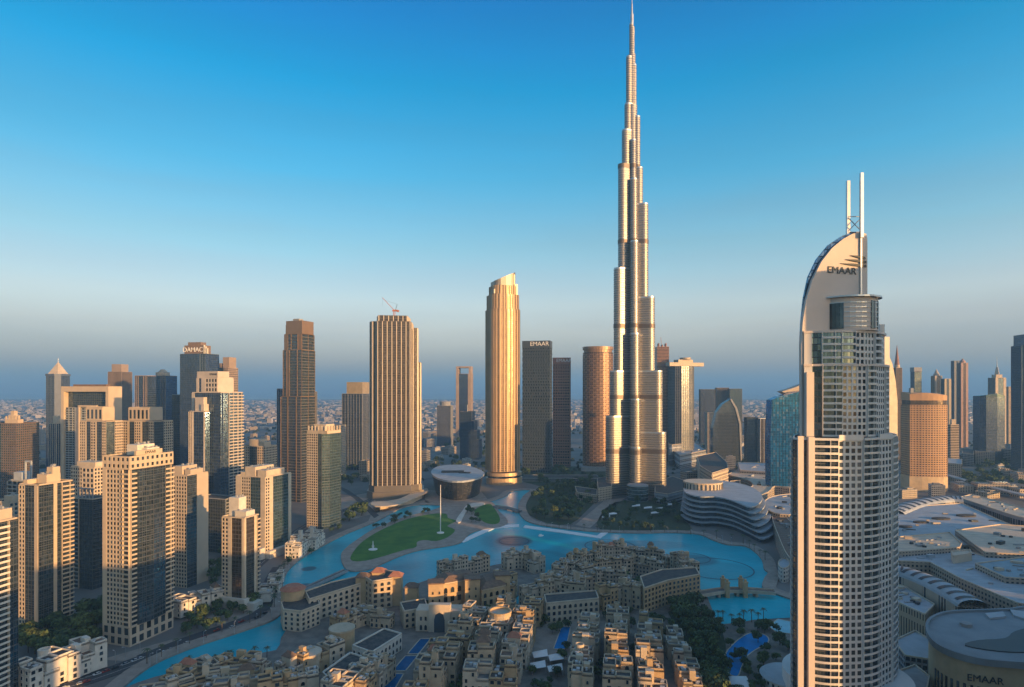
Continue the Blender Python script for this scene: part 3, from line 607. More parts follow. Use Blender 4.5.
# T18 pale lower block
t = Tower('residential_block', 'grey-cream blocky mid-rise with balcony grid below the lit cream towers', 'apartment block', 71, 112, 600, -18, 0.6, wall=M_sand2, glass=GL_dark, indiv=True)
h = t.H(468); t.rect(0, 0, t.w, t.d, 0, h, S=[(.5, 'g'), (.5, 'G', dict(bw=5, fh=5))], E='g', N='', W='g'); crown_boxes(t, [(0, 0, t.w * .8, t.d * .6, h, h + 5)]); t.done()
# T19 dark glass with orange strip
t = Tower('glass_tower', 'dark blue glass tower with one orange-lit wall, between the two nearest cream towers', 'tower', 70, 110, 540, -18, 0.6, wall=M_beige, glass=GL_dark, trim=M_grey)
h = t.H(500); w, d = t.w, t.d; t.rect(0, 0, w, d, 0, h, S=[(.18, 'w'), (.25, 'b'), (.57, 'c')], E='c', N='', W='w')
t.part('roof_pergola', M_grey, lambda b: [b.box(-w * .2 + w * .16 * i, -d * .4, h, .8, .8, 9) for i in range(5)] + [b.box(w * .12, -d * .4, h + 9, w * .75, 1, 1)]); t.done()
# T20 dark brown left
t = Tower('office_tower', 'wide dark brown tower at the left edge with a small lit stepped crown', 'tower', -20, 39, 900, -8, 0.6, wall=mat('dark_brown_stone', (0.15, 0.105, 0.085), .8), glass=GL_teal)
w, d = t.w, t.d; h = t.H(424); t.rect(0, 0, w, d, 0, h, S=[(.6, 'c'), (.4, 'g')], E='g', N='', W='g')
t.part('crown', M_cream, lambda b: [b.box(w * .12, 0, h, w * .36, 9, 6), b.box(w * .12, 0, h + 6, w * .22, 7, 6), b.box(w * .12, 0, h + 12, w * .09, 6, 7)] + [b.box(w * (-.05 + .085 * i), -3, h + 6, 1.6, 1.6, 5) for i in range(5)]); t.done()
# T21
t = Tower('glass_tower', 'dark glass block with pale square roof frame behind the third tower from the left', 'tower', 8, 46, 560, -14, 0.7, wall=M_grey, glass=GL_dark, trim=M_grey)
w, d = t.w, t.d; h = t.H(482); t.rect(0, 0, w, d, 0, h, S=[(.5, 'b'), (.5, 'c')], E='c', N='', W='c')
t.part('roof_frame', M_lgrey, lambda b: [b.box(w * .2, -d * .3, h, 1.2, 1.2, 18), b.box(w * .48, -d * .3, h, 1.2, 1.2, 18), b.box(w * .34, -d * .3, h + 18, w * .31, 1.4, 1.4), b.box(-w * .25, 0, h, w * .4, d * .5, 8)]); t.done()
t = Tower('residential_tower', 'pale blue-white slim tower wedged between pyramid tower and portal frame tower', 'tower', 49, 64, 1050, -10, 1.0, wall=M_sand2, glass=GL_blue)
t.rect(0, 0, t.w, t.d, 0, t.H(424), S='v', E='v', N='', W='v'); t.part('penthouse', t.wall, lambda b: [b.box(0, 0, t.H(424), t.w * .5, t.d * .5, 14)]); t.done()
t = Tower('residential_block', 'low beige mid-rise with dark flat roof at the left edge above the cut-off tower', 'apartment block', -10, 27, 480, -14, 0.7, wall=M_beige, glass=GL_dark)
h = t.H(503); t.rect(0, 0, t.w, t.d, 0, h, S=[(.6, 'g'), (.4, 'w')], E='g', N='', W='g'); crown_boxes(t, [(4, 0, t.w * .4, t.d * .5, h, h + 5)]); t.done()
t = Tower('residential_block', 'dark mid-rise filling the gap behind the plain beige tower and the short white tower', 'apartment block', 196, 240, 660, -20, 0.5, wall=M_grey, glass=GL_dark, trim=M_grey)
t.rect(0, 0, t.w, t.d, 0, t.H(500), S='c', E='b', N='', W='c'); t.done()

# ================================================================== MIDDLE
# T24 opera-side tower with crane
M_gold = mat('champagne_metal', (0.62, 0.43, 0.25), 0.40, 0.45, var=0.08, scale=0.03)
M_rib = mat('pearl_rib', (0.66, 0.56, 0.45), 0.5, 0.15, var=0.05, scale=0.03)
M_goldd = mat('grey_champagne', (0.24, 0.21, 0.18), 0.4, 0.5, var=0.08, scale=0.03)
t = Tower('skyscraper', 'broad ribbed champagne skyscraper with a crane on its roof, above the green oval lawn', 'skyscraper', 369, 421, 985, 8, 0.7, wall=M_rib, glass=GL_brown, trim=M_goldd, fh=4.2, bw=8.2, rib=1.15, ribo=0.9, mull=mat('floor_band_brown', (0.10, 0.08, 0.065), .5, .3))
w, d = t.w, t.d
K = [(-w / 2, -d * .2), (-w * .38, -d / 2), (w * .3, -d / 2), (w * .44, -d * .3), (w / 2, -d * .25), (w / 2, d / 2), (-w / 2, d / 2)]
K1 = [(-w / 2, -d * .2), (-w * .44, -d * .38), (-w * .36, -d * .40), (-w * .34, -d / 2), (w * .3, -d / 2), (w * .32, -d * .40), (w * .34, d * .46), (-w / 2, d * .46)]
t.body(K1, 22, t.H(321), ['v', 'v', '', 'v', '', 'v', '', 'v'])
t.body([(w * .343, -d * .37), (w * .44, -d * .34), (w * .44, d * .4), (w * .343, d * .4)], 22, t.H(327), ['v', 'v', '', ''])
t.body([(w * .443, -d * .26), (w * .5, -d * .24), (w * .5, d * .35), (w * .443, d * .35)], 22, t.H(362), ['v', 'v', '', ''])
K3 = [(-w * .36, -d * .15), (-w * .32, -d * .42), (w * .24, -d * .42), (w * .28, d * .3), (-w * .36, d * .3)]
t.body(K3, t.H(321) + .05, t.H(315), ['v', 'v', 'v', '', 'v'])
t.part('podium', M_goldd, lambda b: [b.prism([(x * 1.12, y * 1.12) for x, y in K], 0, 12), b.prism([(x * 1.05, y * 1.05) for x, y in K], 12.1, 22)])
t.done()
ct = t; top = t.H(315)
Mc = mat('crane_red', (0.45, 0.16, 0.08), 0.6)
cr = thing('tower_crane', 'red luffing crane standing on the roof of the ribbed champagne skyscraper', 'crane', (t.cx - 2, t.cy - 4, top + 0.1))
b = MB(); [b.beam((dx, dy, 0), (dx, dy, 10), .35) for dx in (-1.2, 1.2) for dy in (-1.2, 1.2)]; b.build('mast', Mc, cr)
b = MB(); b.box(1, 0, 10, 8, 3, 2.6); b.box(6, 0, 9, 4, 3, 3); b.build('cab', Mc, cr)
b = MB()
for s_ in (-.9, .9): b.beam((0, s_, 12), (-20, s_, 33), .4)
for k in range(8): 
    q = k / 8; b.beam((-20 * q, -.9, 12 + 21 * q), (-20 * q - 2, .9, 12 + 21 * q + 2.1), .22)
b.build('jib', Mc, cr)
b = MB(); b.beam((2, 0, 12), (5, 0, 22), .4); b.beam((5, 0, 22), (-16, 0, 29), .12); b.beam((-20, 0, 33), (-20, 0, 18), .1); b.build('cable', M_dark, cr)
# canopy beside T24
b = MB(); c0 = G(425, 489, 8)
o = MB(); o.prism(gp(smooth([(372, 502), (395, 500), (412, 493), (426, 488), (427, 492), (412, 499), (395, 505), (375, 506)], 3), 9), 7.5, 9); o.prism(gp([(378, 503), (410, 497), (422, 491), (422, 494), (410, 500), (380, 505)], 7), 0, 7.4)
q = o.build('canopy_pavilion', [M_sand2]); q['label'] = 'curved low canopy pavilion at the foot of the ribbed champagne skyscraper'; q['category'] = 'pavilion'
# T25
t = Tower('office_tower', 'grey glass block with a gold lit top corner, left of the ribbed champagne skyscraper', 'tower', 342, 370, 1350, -12, 0.8, wall=M_grey, glass=GL_blue, trim=M_goldd, bw=7)
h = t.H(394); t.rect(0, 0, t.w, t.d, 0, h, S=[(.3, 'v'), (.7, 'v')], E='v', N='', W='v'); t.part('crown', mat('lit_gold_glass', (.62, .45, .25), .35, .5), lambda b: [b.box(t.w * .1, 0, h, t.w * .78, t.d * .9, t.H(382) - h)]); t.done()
t = Tower('residential_block', 'low pale office block at the left foot of the gold-cornered glass block', 'apartment block', 320, 346, 1250, -15, .7, wall=M_sand2, glass=GL_dark)
t.rect(0, 0, t.w, t.d, 0, t.H(426), S='g', E='g', N='', W='g'); t.done()
# T26 - T28
t = Tower('office_tower', 'distant brown slim tower with notched square crown, left of the curved gold skyscraper', 'tower', 456, 473, 2100, -5, 0.9, wall=MATS['brown_stone'], glass=GL_blue)
h = t.H(374); t.rect(0, 0, t.w, t.d, 0, h, S=[(.2, 'w'), (.6, 'c'), (.2, 'w')], E='g', N='', W='w')
t.part('crown', t.wall, lambda b: [b.box(t.w * .42 * i, 0, h, t.w * .14, t.d, 22) for i in (-1, 1)] + [b.box(0, 0, h + 22, t.w, t.d, 5)]); t.done()
t = Tower('office_tower', 'short dark tower with rounded cap standing alone left of the notched brown tower', 'tower', 437, 453, 1900, -5, 0.9, wall=M_grey, glass=GL_blue)
h = t.H(406); t.rect(0, 0, t.w, t.d, 0, h, S='v', E='v', N='', W='v'); t.part('crown', M_grey, lambda b: [b.cyl(0, 0, h, t.w * .4, 14)]); t.done()
t = Tower('stepped_tower', 'grey-blue glass tower stepping down to the right, just left of the curved gold skyscraper', 'tower', 460, 482, 1550, -8, 0.9, wall=M_goldd, glass=GL_blue)
for i, (f0, f1, y) in enumerate([(-.5, .1, 412), (.1, .25, 421), (.25, .38, 431), (.38, .5, 440)]):
    t.rect((f0 + f1) / 2 * t.w, 0, (f1 - f0) * t.w - .1, t.d - i, 0, t.H(y), S='c', E='c', N='', W='c')
t.part('spire', M_metal, lambda b: [b.beam((-t.w * .2, 0, t.H(412)), (-t.w * .2, 0, t.H(405)), .6)]); t.done()

# T29 curved gold skyscraper
t = Tower('skyscraper', 'slender gold-lit skyscraper with slanted crown and rounded bays, between lawn and tallest tower', 'skyscraper', 486, 521.5, 1135, 20, 0.75, wall=mat('bronze_rib', (0.52, 0.35, 0.20), 0.5, 0.25, scale=.03), glass=GL_gold, trim=M_gold, fh=4.2, bw=6.0, rib=1.5, ribo=1.4, mull=mat('floor_band_gold', (0.22, 0.15, 0.09), .45, .4))
w, d = t.w, t.d
def arcpoly(w, d, bul, n=10):
    P = []
    for i in range(n + 1):
        a = pi + pi * i / n; P.append((w / 2 * math.copysign(abs(cos(a)) ** .6, cos(a)) if abs(cos(a)) > 1e-6 else 0.0, -d * .22 + d * .26 * sin(a)))
    return P + [(w / 2, d / 2), (-w / 2, d / 2)]
for (sc, y0, y1) in [(1.0, None, 308), (.93, 308, 293), (.80, 293, 284)]:
    P = arcpoly(w * sc, d * sc, .3); z0 = 24 if y0 is None else t.H(y0) + .05
    t.body(P, z0, t.H(y1), ['v'] * 10 + ['v', '', 'v'])
def slant(b):
    P = arcpoly(w * .74, d * .7, .3); zb = t.H(284)
    b.prism(P, zb + .1, zb, z1f=lambda p: zb + 9 + (p[0] / w + .37) * 26)
t.part('crown', M_goldd, slant)
t.part('fin', M_gold, lambda b: [b.box(w * .36, -d * .1, t.H(293), 6, 20, t.H(282) - t.H(293))]); t.part('fin', M_gold, lambda b: [b.box(w * .29, -d * .12, t.H(284), 4, 14, t.H(272) - t.H(284))]); t.part('fin', M_goldd, lambda b: [b.box(-w * .38, -d * .1, t.H(293), 4, 18, t.H(288) - t.H(293))])
t.part('podium', M_gold, lambda b: [b.cyl(0, -4, 0, w * .62, 12, 32, ry=d * .62), b.cyl(0, -4, 16, w * .60, 6, 32, ry=d * .6)])
t.part('podium_window_band', M_win, lambda b: [b.cyl(0, -4, 12, w * .57, 4, 32, ry=d * .57)])
t.done()
# T30 twins, waffle cladding
GL_waf = facade('waffle_navy', (0.05, 0.07, 0.09), (0.02, 0.03, 0.045), 6.5, 5.5, 0.68, 0.62, wrough=0.6, metal=0.4)
GL_waf2 = facade('waffle_red', (0.30, 0.17, 0.13), (0.05, 0.04, 0.045), 6.5, 5.5, 0.66, 0.6, wrough=0.6, metal=0.4)
for (x0, x1, y, Y, gm, wm, lb) in [(522.5, 552, 341, 1300, GL_waf, mat('navy_lattice', (0.055, 0.075, 0.10), 0.6), 'dark navy rectangular tower with a woven lattice skin, left of the twin pair'),
                                 (553, 570.5, 358, 1400, GL_waf2, mat('red_lattice', (0.36, 0.17, 0.12), 0.6), 'reddish rectangular tower with a woven lattice skin, smaller right tower of the pair')]:
    t = Tower('lattice_tower', lb, 'tower', x0, x1, Y, -12 if x0 < 530 else -6, 0.5, wall=wm, glass=gm, group='pair of lattice towers with roof signs')
    w, d = t.w, t.d; h = t.H(y)
    t.rect(0, 0, w, d, 0, h, S='w' if False else '', E='', N='', W='')
    nb, nf = 11, int(h / 6.5)
    def lat(b):
        for (ax, ay, bx, by) in ((-w / 2, -d / 2, w / 2, -d / 2), (-w / 2, d / 2, -w / 2, -d / 2), (w / 2, -d / 2, w / 2, d / 2)):
            a, q = Vector((ax, ay)), Vector((bx, by)); L = (q - a).length; n = max(4, round(L / 5.5)); dv = (q - a) / L
            for k in range(nf + 1): b.strip(a, q, .5, k * 6.5 * (h - 12) / (nf * 6.5), 1.2)
            for k in range(nf):
                for i in range(n):
                    x = L * (i + .25 + .5 * (k % 2)) / n - .5
                    b.strip(a + dv * x, a + dv * (x + 1.1), .6, k * (h - 12) / nf + 1.25, (h - 12) / nf - 1.3)
            b.strip(a, q, .7, h - 14, 15)
    t.part('lattice', wm, lat)
    text('EMAAR', 13 if x0 < 530 else 11, MATS['sign_white'], t.root, (w * .12, -d / 2 - 1.0, h - 6), (R(90), 0, 0), .2); t.done()
t = Tower('residential_block', 'low plinth building with curved ramp behind trees, under the lattice towers', 'low building', 521, 600, 1180, 0, 0.3, wall=M_grey, glass=GL_dark)
t.rect(0, 0, t.w, t.d, 0, 6, S='h', E='', N='', W=''); t.done()
# T31 oval tower
t = Tower('oval_tower', 'rounded brown tower with diamond-patterned skin, just left of the tallest skyscraper', 'tower', 581.5, 615, 1330, 0, 0.8, wall=mat('brown_metal', (0.32, 0.20, 0.13), 0.45, 0.4), glass=facade('oval_skin', (0.26, 0.16, 0.11), (0.04, 0.035, 0.035), 5, 4.2, 0.6, 0.6, wmetal=0.5, wrough=0.4))
w, d = t.w, t.d; h = t.H(352); n = 28
P = [(w / 2 * cos(2 * pi * i / n), d / 2 * sin(2 * pi * i / n)) for i in range(n)]
t.body(P, 10, h, [''] * n)
def dia(b):
    for k in range(int((h - 10) / 5)):
        z = 10 + k * 5
        for i in range(n):
            if (i + k) % 2 == 0: b.strip(P[i], P[(i + 1) % n], .7, z, 1.6)
            else: b.strip(P[i], P[(i + 1) % n], .7, z + 2.5, 1.2)
t.part('lattice', t.wall, dia)
t.part('crown', t.wall, lambda b: [b.cyl(0, 0, h + 6, w * .51, 7, 32, ry=d * .51), b.cyl(0, 0, h + 0.1, w * .47, 6, 32, ry=d * .47)])
t.part('podium', M_grey, lambda b: [b.box(0, 0, 0, w * 1.2, d * 1.2, 9.9)])
t.done()

# ---- Burj Khalifa-like supertall
BY = 1010.0
def burj():
    s = FP / BY; x0, = (XY(635.5, BY),)
    root = thing('supertall_skyscraper', 'tallest silver tower, stepping up to a needle at the top edge of the picture', 'skyscraper', (x0, BY + 30, 0))
    skin = facade('silver_skin', (0.38, 0.34, 0.30), (0.15, 0.17, 0.20), 3.9, 1.6, 0.62, 0.62, rough=0.26, metal=0.8, wmetal=0.7, wrough=0.44, jit=0.2)
    band = mat('louvre_band', (0.16, 0.13, 0.11), 0.5, 0.6)
    Hh = lambda y: CH - (y - HY) * (BY + 15) / FP
    wings = [(radians_(203), [(607.6, 417), (612, 372), (616, 269), (620.7, 165), (624.7, 129), (627.6, 102), (629.2, 54), (632.7, 20)], 'left'),
             (radians_(-23), [(667.4, 433), (664, 372), (657, 298), (651, 204), (646, 167), (643.5, 115), (640, 62), (638, 28)], 'right'),
             (radians_(270), [(41, 447), (36, 400), (30, 335), (25, 243), (18, 180), (12, 140)], 'front'),
             (radians_(90), [(44, 400), (36, 320), (28, 240), (20, 150), (12, 80)], 'rear')]
    for ang, tiers, nm in wings:
        for i, (e, y) in enumerate(tiers):
            r = 10.5 - i * 0.95
            if nm in ('left', 'right'): L = max(0.6, (abs(e - 635.5) / s * 1.015 - r) / abs(cos(ang)))
            else: L = e * .8; r = (9.2 - i * .8)
            zt = Hh(y); dx, dy = cos(ang), sin(ang); nx, ny = -dy, dx; n = 12
            P = [(-r * nx, -r * ny)]
            for k in range(n + 1):
                a = ang - pi / 2 + pi * k / n; P.append((dx * L + r * cos(a), dy * L + r * sin(a)))
            P.append((r * nx, r * ny))
            b = MB(); b.prism(P, 0 if i == 0 else 0, zt, True)
            for f in range(len(b.sm) - 1): b.sm[f] = False
            w_ = b.build('wing_tier', skin, root)
            # horizontal floor ledges as real geometry on the noses
            led = MB(); z = 20.0 + i
            low = Hh(tiers[i - 1][1]) if i else 0
            z = max(low + 3, 12)
            while z < zt - 3:
                Q = [(dx * (L) + (r + .16) * cos(a), dy * L + (r + .16) * sin(a)) for a in [ang - pi / 2 + pi * k / n for k in range(n + 1)]]
                led.prism([(-(r + .16) * nx, -(r + .16) * ny)] + Q + [((r + .16) * nx, (r + .16) * ny)], z, z + .9, True, True); z += 7.8
            led.build('ledge', mat('burnished_ledge', (.34, .30, .26), .48, .6), w_)
            rim = MB(); rim.ring(P, .8, zt, zt + 2.5); rim.build('parapet', M_metal, w_)
    for y in (167, 243, 328, 399, 453):
        z = Hh(y); q = MB()
        for ang, tiers, nm in wings:
            act = [(i, e, yy) for i, (e, yy) in enumerate(tiers) if Hh(yy) > z + 1]
            if not act: continue
            i, e, yy = act[0]; r = 10.5 - i * 0.95
            if nm in ('left', 'right'): L = max(0.6, (abs(e - 635.5) / s * 1.015 - r) / abs(cos(ang)))
            else: L = e * .8; r = 9.2 - i * .8
            r += .55; dx, dy = cos(ang), sin(ang)
            q.prism([(r * dy, -r * dx)] + [(dx * L + r * cos(a), dy * L + r * sin(a)) for a in [ang - pi / 2 + pi * k / 12 for k in range(13)]] + [(-r * dy, r * dx)], z, z + 7, True, True)
        q.build('louvre_band', band, root)
    q = MB(); q.cyl(0, 0, 0, 9, Hh(102), 24); q.cyl(0, 0, Hh(102), 6.2, Hh(50) - Hh(102), 20); q.cyl(0, 0, Hh(50), 4.6, Hh(22) - Hh(50), 18); q.build('core', skin, root)
    q = MB(); q.cyl(0, 0, Hh(22), 2.9, 22, 14); q.cyl(0, 0, Hh(22) + 22, 1.9, 18, 12, r2=1.4); q.cyl(0, 0, Hh(22) + 40, 0.9, 20, 8, r2=.2); q.build('spire', M_metal, root)
    return root
def radians_(d): return d * pi / 180
burj()
# podium pavilions at its foot
def glass_drum(x, y, r, h, lb, m=None, ry=None):
    c = G(x, y); t_ = thing('glass_pavilion', lb, 'pavilion', (c.x, c.y, 0))
    b = MB(); b.cyl(0, 0, 0, r, h, 28, ry=ry); b.build('glazing', m or GL_teal, t_)
    b = MB(); [b.cyl(0, 0, h * k / 4 - .3 * (k > 0), r + .5, .6, 28, ry=(ry or r) + .5) for k in range(5)]; b.build('floor_rings', M_lgrey, t_)
    b = MB(); b.cyl(0, 0, h + .3, r - 1, 1.2, 28, ry=(ry or r) - 1); b.build('roof', M_grey, t_); return t_
glass_drum(637.5, 500, 17, 24, 'round glass entrance pavilion at the foot of the tallest skyscraper')
def lowblock(name, lb, cat, px, z, wall, roof=M_roofd, z0=0.0, steps=0, floors=0, par=True, grp=None, glass=None):
    "building whose roof outline (at height z) is traced in the view"
    P = gp(px, z); cx = sum(p[0] for p in P) / len(P); cyy = sum(p[1] for p in P) / len(P); Q = [(p[0] - cx, p[1] - cyy) for p in P]
    a = sum(Q[i][0] * Q[(i + 1) % len(Q)][1] - Q[(i + 1) % len(Q)][0] * Q[i][1] for i in range(len(Q)))
    if a < 0: Q = Q[::-1]
    t_ = thing(name, lb, cat, (cx, cyy, 0), 0, grp)
    b = MB(); b.prism(Q, z0, z - .8, False); 
    b.build('wall', wall, t_)
    b = MB(); b.prism(Q, z - 1.0, z - .75); b.build('roof', roof, t_)
    if par: b = MB(); b.ring(Q, .7, z - .74, z + .2); b.build('parapet', M_sand2 if wall not in (M_white, M_lgrey, M_grey) else wall, t_)
    if cat in ('mall', 'hall') and len(Q) > 3:
        r = random.Random(len(lb)); X0, X1 = min(p[0] for p in Q), max(p[0] for p in Q); Y0, Y1 = min(p[1] for p in Q), max(p[1] for p in Q); k = 0; tries = 0
        def inside(x, y):
            ins = False
            for i in range(len(Q)):
                a, c = Q[i], Q[(i + 1) % len(Q)]
                if (a[1] > y) != (c[1] > y) and x < (c[0] - a[0]) * (y - a[1]) / (c[1] - a[1]) + a[0]: ins = not ins
            return ins
        while k < 16 and tries < 200:
            tries += 1; x, y = r.uniform(X0, X1), r.uniform(Y0, Y1)
            if not all(inside(x + u, y + v) for u in (-6, 6) for v in (-6, 6)): continue
            b = MB(); rr = r.choice([0, .5, -.4])
            if r.random() < .3: b.box(0, 0, 0, r.uniform(8, 12), 1.2, .9); nm = 'roof_duct'
            elif r.random() < .4: b.box(0, 0, 0, r.uniform(5, 9), r.uniform(3, 5), r.uniform(1.5, 3)); nm = 'plant_box'
            else: b.box(0, 0, 0, 3, 2.2, 1.6); nm = 'roof_unit'
            o = b.build(nm, r.choice([M_grey, M_lgrey, M_sand2, M_dark]), t_); o.location = (x, y, z - .74); o.rotation_euler = (0, 0, rr); k += 1
        b = MB()
        st = 9.0; y = Y0 + st
        while y < Y1:
            x = X0
            while x < X1:
                if inside(x - 1, y) and inside(x + 6, y): b.box(x + 2.5, y, z - .745, 5, .25, .06)
                x += 5
            y += st
        b.build('roof_seams', M_grey, t_)
    if floors:
        b = MB(); n = floors
        for k in range(1, n):
            for i in range(len(Q)): b.strip(Q[i], Q[(i + 1) % len(Q)], .9, z * k / n, z / n * .35)
        b.build('floor_bands', glass or M_sand2, t_)
    return t_, Q
F_off = facade('office_dim', (0.30, 0.30, 0.31), (0.04, 0.055, 0.075), 4, 3, 0.75, 0.62)
F_beige = facade('beige_windows', (0.42, 0.34, 0.26), (0.05, 0.06, 0.08), 3.6, 3.4, 0.5, 0.5)
F_sandw = facade('sand_windows', (0.45, 0.36, 0.26), (0.03, 0.035, 0.045), 3.8, 3.6, 0.42, 0.55)
F_white = facade('white_windows', (0.60, 0.56, 0.50), (0.04, 0.05, 0.06), 3.8, 3.6, 0.45, 0.5)
lowblock('arch_hotel_block', 'lit stepped sandstone pavilion at the left foot of the tallest skyscraper', 'building', [(597, 478), (610, 476), (612, 486), (598, 488)], 22, F_sandw)
lowblock('low_annex', 'pale low annex with flat roof left of the lit sandstone pavilion', 'building', [(575, 486), (597, 489), (597, 495), (577, 492)], 14, F_sandw)
lowblock('curved_office', 'long curved glass office with stepped terraces right of the tallest skyscraper foot', 'office', [(655, 482), (672, 476), (684, 480), (684, 490), (668, 494), (655, 492)], 18, F_off, floors=4, glass=M_lgrey)

# T33 construction tower
t = Tower('construction_tower', 'reddish unfinished tower behind the right shoulder of the tallest skyscraper', 'tower', 655, 669, 1500, -4, 1.0, wall=mat('red_concrete', (0.38, 0.20, 0.15), 0.8), glass=GL_brown)
h = t.H(347); t.rect(0, 0, t.w, t.d, 0, h, S='h', E='h', N='', W='h'); t.part('scaffold', t.wall, lambda b: [b.box(t.w * .3 * i, 0, h, 2, t.d * .7, 6 + 4 * abs(i)) for i in (-1, 0, 1)] + [b.beam((0, 0, h), (-3, 0, h + 26), .5)]); t.done()
# T34 bridge-top tower
t = Tower('bridge_top_tower', 'grey glass tower whose roof carries a long cantilevered sky deck, right of the tallest skyscraper', 'tower', 668, 697, 1450, 16, 0.8, wall=M_grey, glass=GL_blue, trim=M_goldd, bw=5)
w, d = t.w, t.d; h = t.H(366); n = 6
P = [(-w / 2, -d * .3), (-w * .3, -d / 2), (w * .1, -d / 2), (w * .3, -d * .46), (w * .44, -d * .3), (w / 2, 0), (w / 2, d / 2), (-w / 2, d / 2)]
t.glass = facade('pearl_glazing', (0.20, 0.19, 0.18), (0.09, 0.11, 0.14), 3.8, 1.8, 0.9, 0.7, metal=0.6, rough=0.25, wmetal=.4, wrough=.45)
t.body(P, 0, h, ['v'] * 6 + ['', 'v'])
t.part('sky_deck', mat('deck_cladding', (.42, .35, .28), .6, .2), lambda b: [b.box(3, -d * .15, h + .1, w * 1.75, d * .42, 9), b.box(w * .05, 0, h + 9.2, w * .75, d * .5, 7), b.cyl(w * .1, -d * .1, h + 16.3, w * .25, 5)]); t.done()
# T35
for (x0, x1, y, Y, gl, lb) in [(699, 715, 389.5, 2000, GL_blue, 'left blue-grey slab of three distant slabs right of the sky deck tower'), (715, 729, 388, 2050, GL_brown, 'middle pinkish slab of three distant slabs right of the sky deck tower'), (728, 742, 389, 2000, GL_teal, 'right greenish slab of three distant slabs right of the sky deck tower')]:
    t = Tower('office_slab', lb, 'tower', x0, x1, Y, -5, .6, wall=M_goldd if gl is not GL_brown else MATS['brown_stone'], glass=gl, group='three distant slabs'); t.rect(0, 0, t.w, t.d, 0, t.H(y), S='v', E='v', N='', W='v'); t.done()
t = Tower('residential_block', 'small pinkish block in front of the three distant slabs', 'apartment block', 705, 717, 1700, 0, .8, wall=M_beige, glass=GL_brown); t.rect(0, 0, t.w, t.d, 0, t.H(413), S='g', E='g', N='', W='g'); t.done()
# sail-shaped tower
Ys = 1500; rt = thing('sail_tower', 'dark glass tower shaped like a pointed sail, in front of the three distant slabs', 'tower', (XY(727, Ys), Ys + 20, 0))
def profile_tower(root, px, Y, cxp, depth, m, name='glazing', y0=-20, x0=None):
    s = Y / FP; P = [((x - cxp) * s if x0 is None else (x - CX) * s - x0, CH - (y - HY) * s) for x, y in px]; b = MB()
    n = len(P)
    a = sum(P[i][0] * P[(i + 1) % n][1] - P[(i + 1) % n][0] * P[i][1] for i in range(n))
    if a < 0: P = P[::-1]
    b.face([(x, y0, z) for x, z in P], [(x, z) for x, z in P]); b.face([(x, y0 + depth, z) for x, z in P[::-1]], [(x, z) for x, z in P[::-1]])
    for i in range(n):
        p, q = P[i], P[(i + 1) % n]; b.face([(p[0], y0 + depth, p[1]), (q[0], y0 + depth, q[1]), (q[0], y0, q[1]), (p[0], y0, p[1])], [(0, p[1]), (0, q[1]), (depth, q[1]), (depth, p[1])])
    return b.build(name, m, root)
base_y = HY + CH * FP / Ys
profile_tower(rt, [(713, base_y), (713, 428), (717, 412), (723, 404), (731, 399), (736, 408), (740, 424), (741, base_y)], Ys, 727, 20, GL_dark)
profile_tower(rt, [(731, 398.4), (737, 408), (741, 424), (742, base_y), (740.5, base_y), (739, 424), (735, 408.5), (730, 399.6)], Ys, 727, 24, M_grey, 'edge_fin', -22)
# T36
t = Tower('office_tower', 'dark square block between the sail tower and the striped office', 'tower', 744, 758, 1400, -5, 1, wall=M_dark, glass=GL_dark); t.rect(0, 0, t.w, t.d, 0, t.H(418), S='c', E='c', N='', W='c'); t.done()
t = Tower('striped_office', 'office with bold white vertical stripes in front of the blue glass block', 'tower', 757, 771, 1380, -5, 1, wall=M_whitep, glass=GL_brown, bw=7); t.rect(0, 0, t.w, t.d, 0, t.H(419), S='v', E='v', N='', W='v'); t.done()
# T37 blue glass
Yb = 1000; rt = thing('blue_glass_tower', 'bright blue curved glass tower half hidden behind the white lettered tower', 'tower', (XY(795, Yb), Yb + 30, 0)); by = HY + CH * FP / Yb
GLb = facade('vivid_blue_glazing', (0.01, 0.07, 0.16), (0.01, 0.15, 0.36), 4, 3, 0.92, 0.9, metal=0.5, rough=0.12)
profile_tower(rt, [(771, by), (770.5, 440), (772, 400), (780, 396.5), (800, 391.5), (826, 388), (826, by)], Yb, 795, 22, GLb, 'glazing', -30)
profile_tower(rt, [(790, 391.5), (800, 388.5), (812, 384), (824, 392), (824, 396), (800, 397)], Yb, 795, 20, M_beige, 'roof_structure', 0)
def bf(b):
    s = Yb / FP
    for k in range(16): x = (773 + k * 3.2 - 795) * s; b.box(x, -30.2, 0, .5, .5, CH - (399 - k * .7 - HY) * s)
q = MB(); bf(q); q.build('mullions', M_glassb, rt)

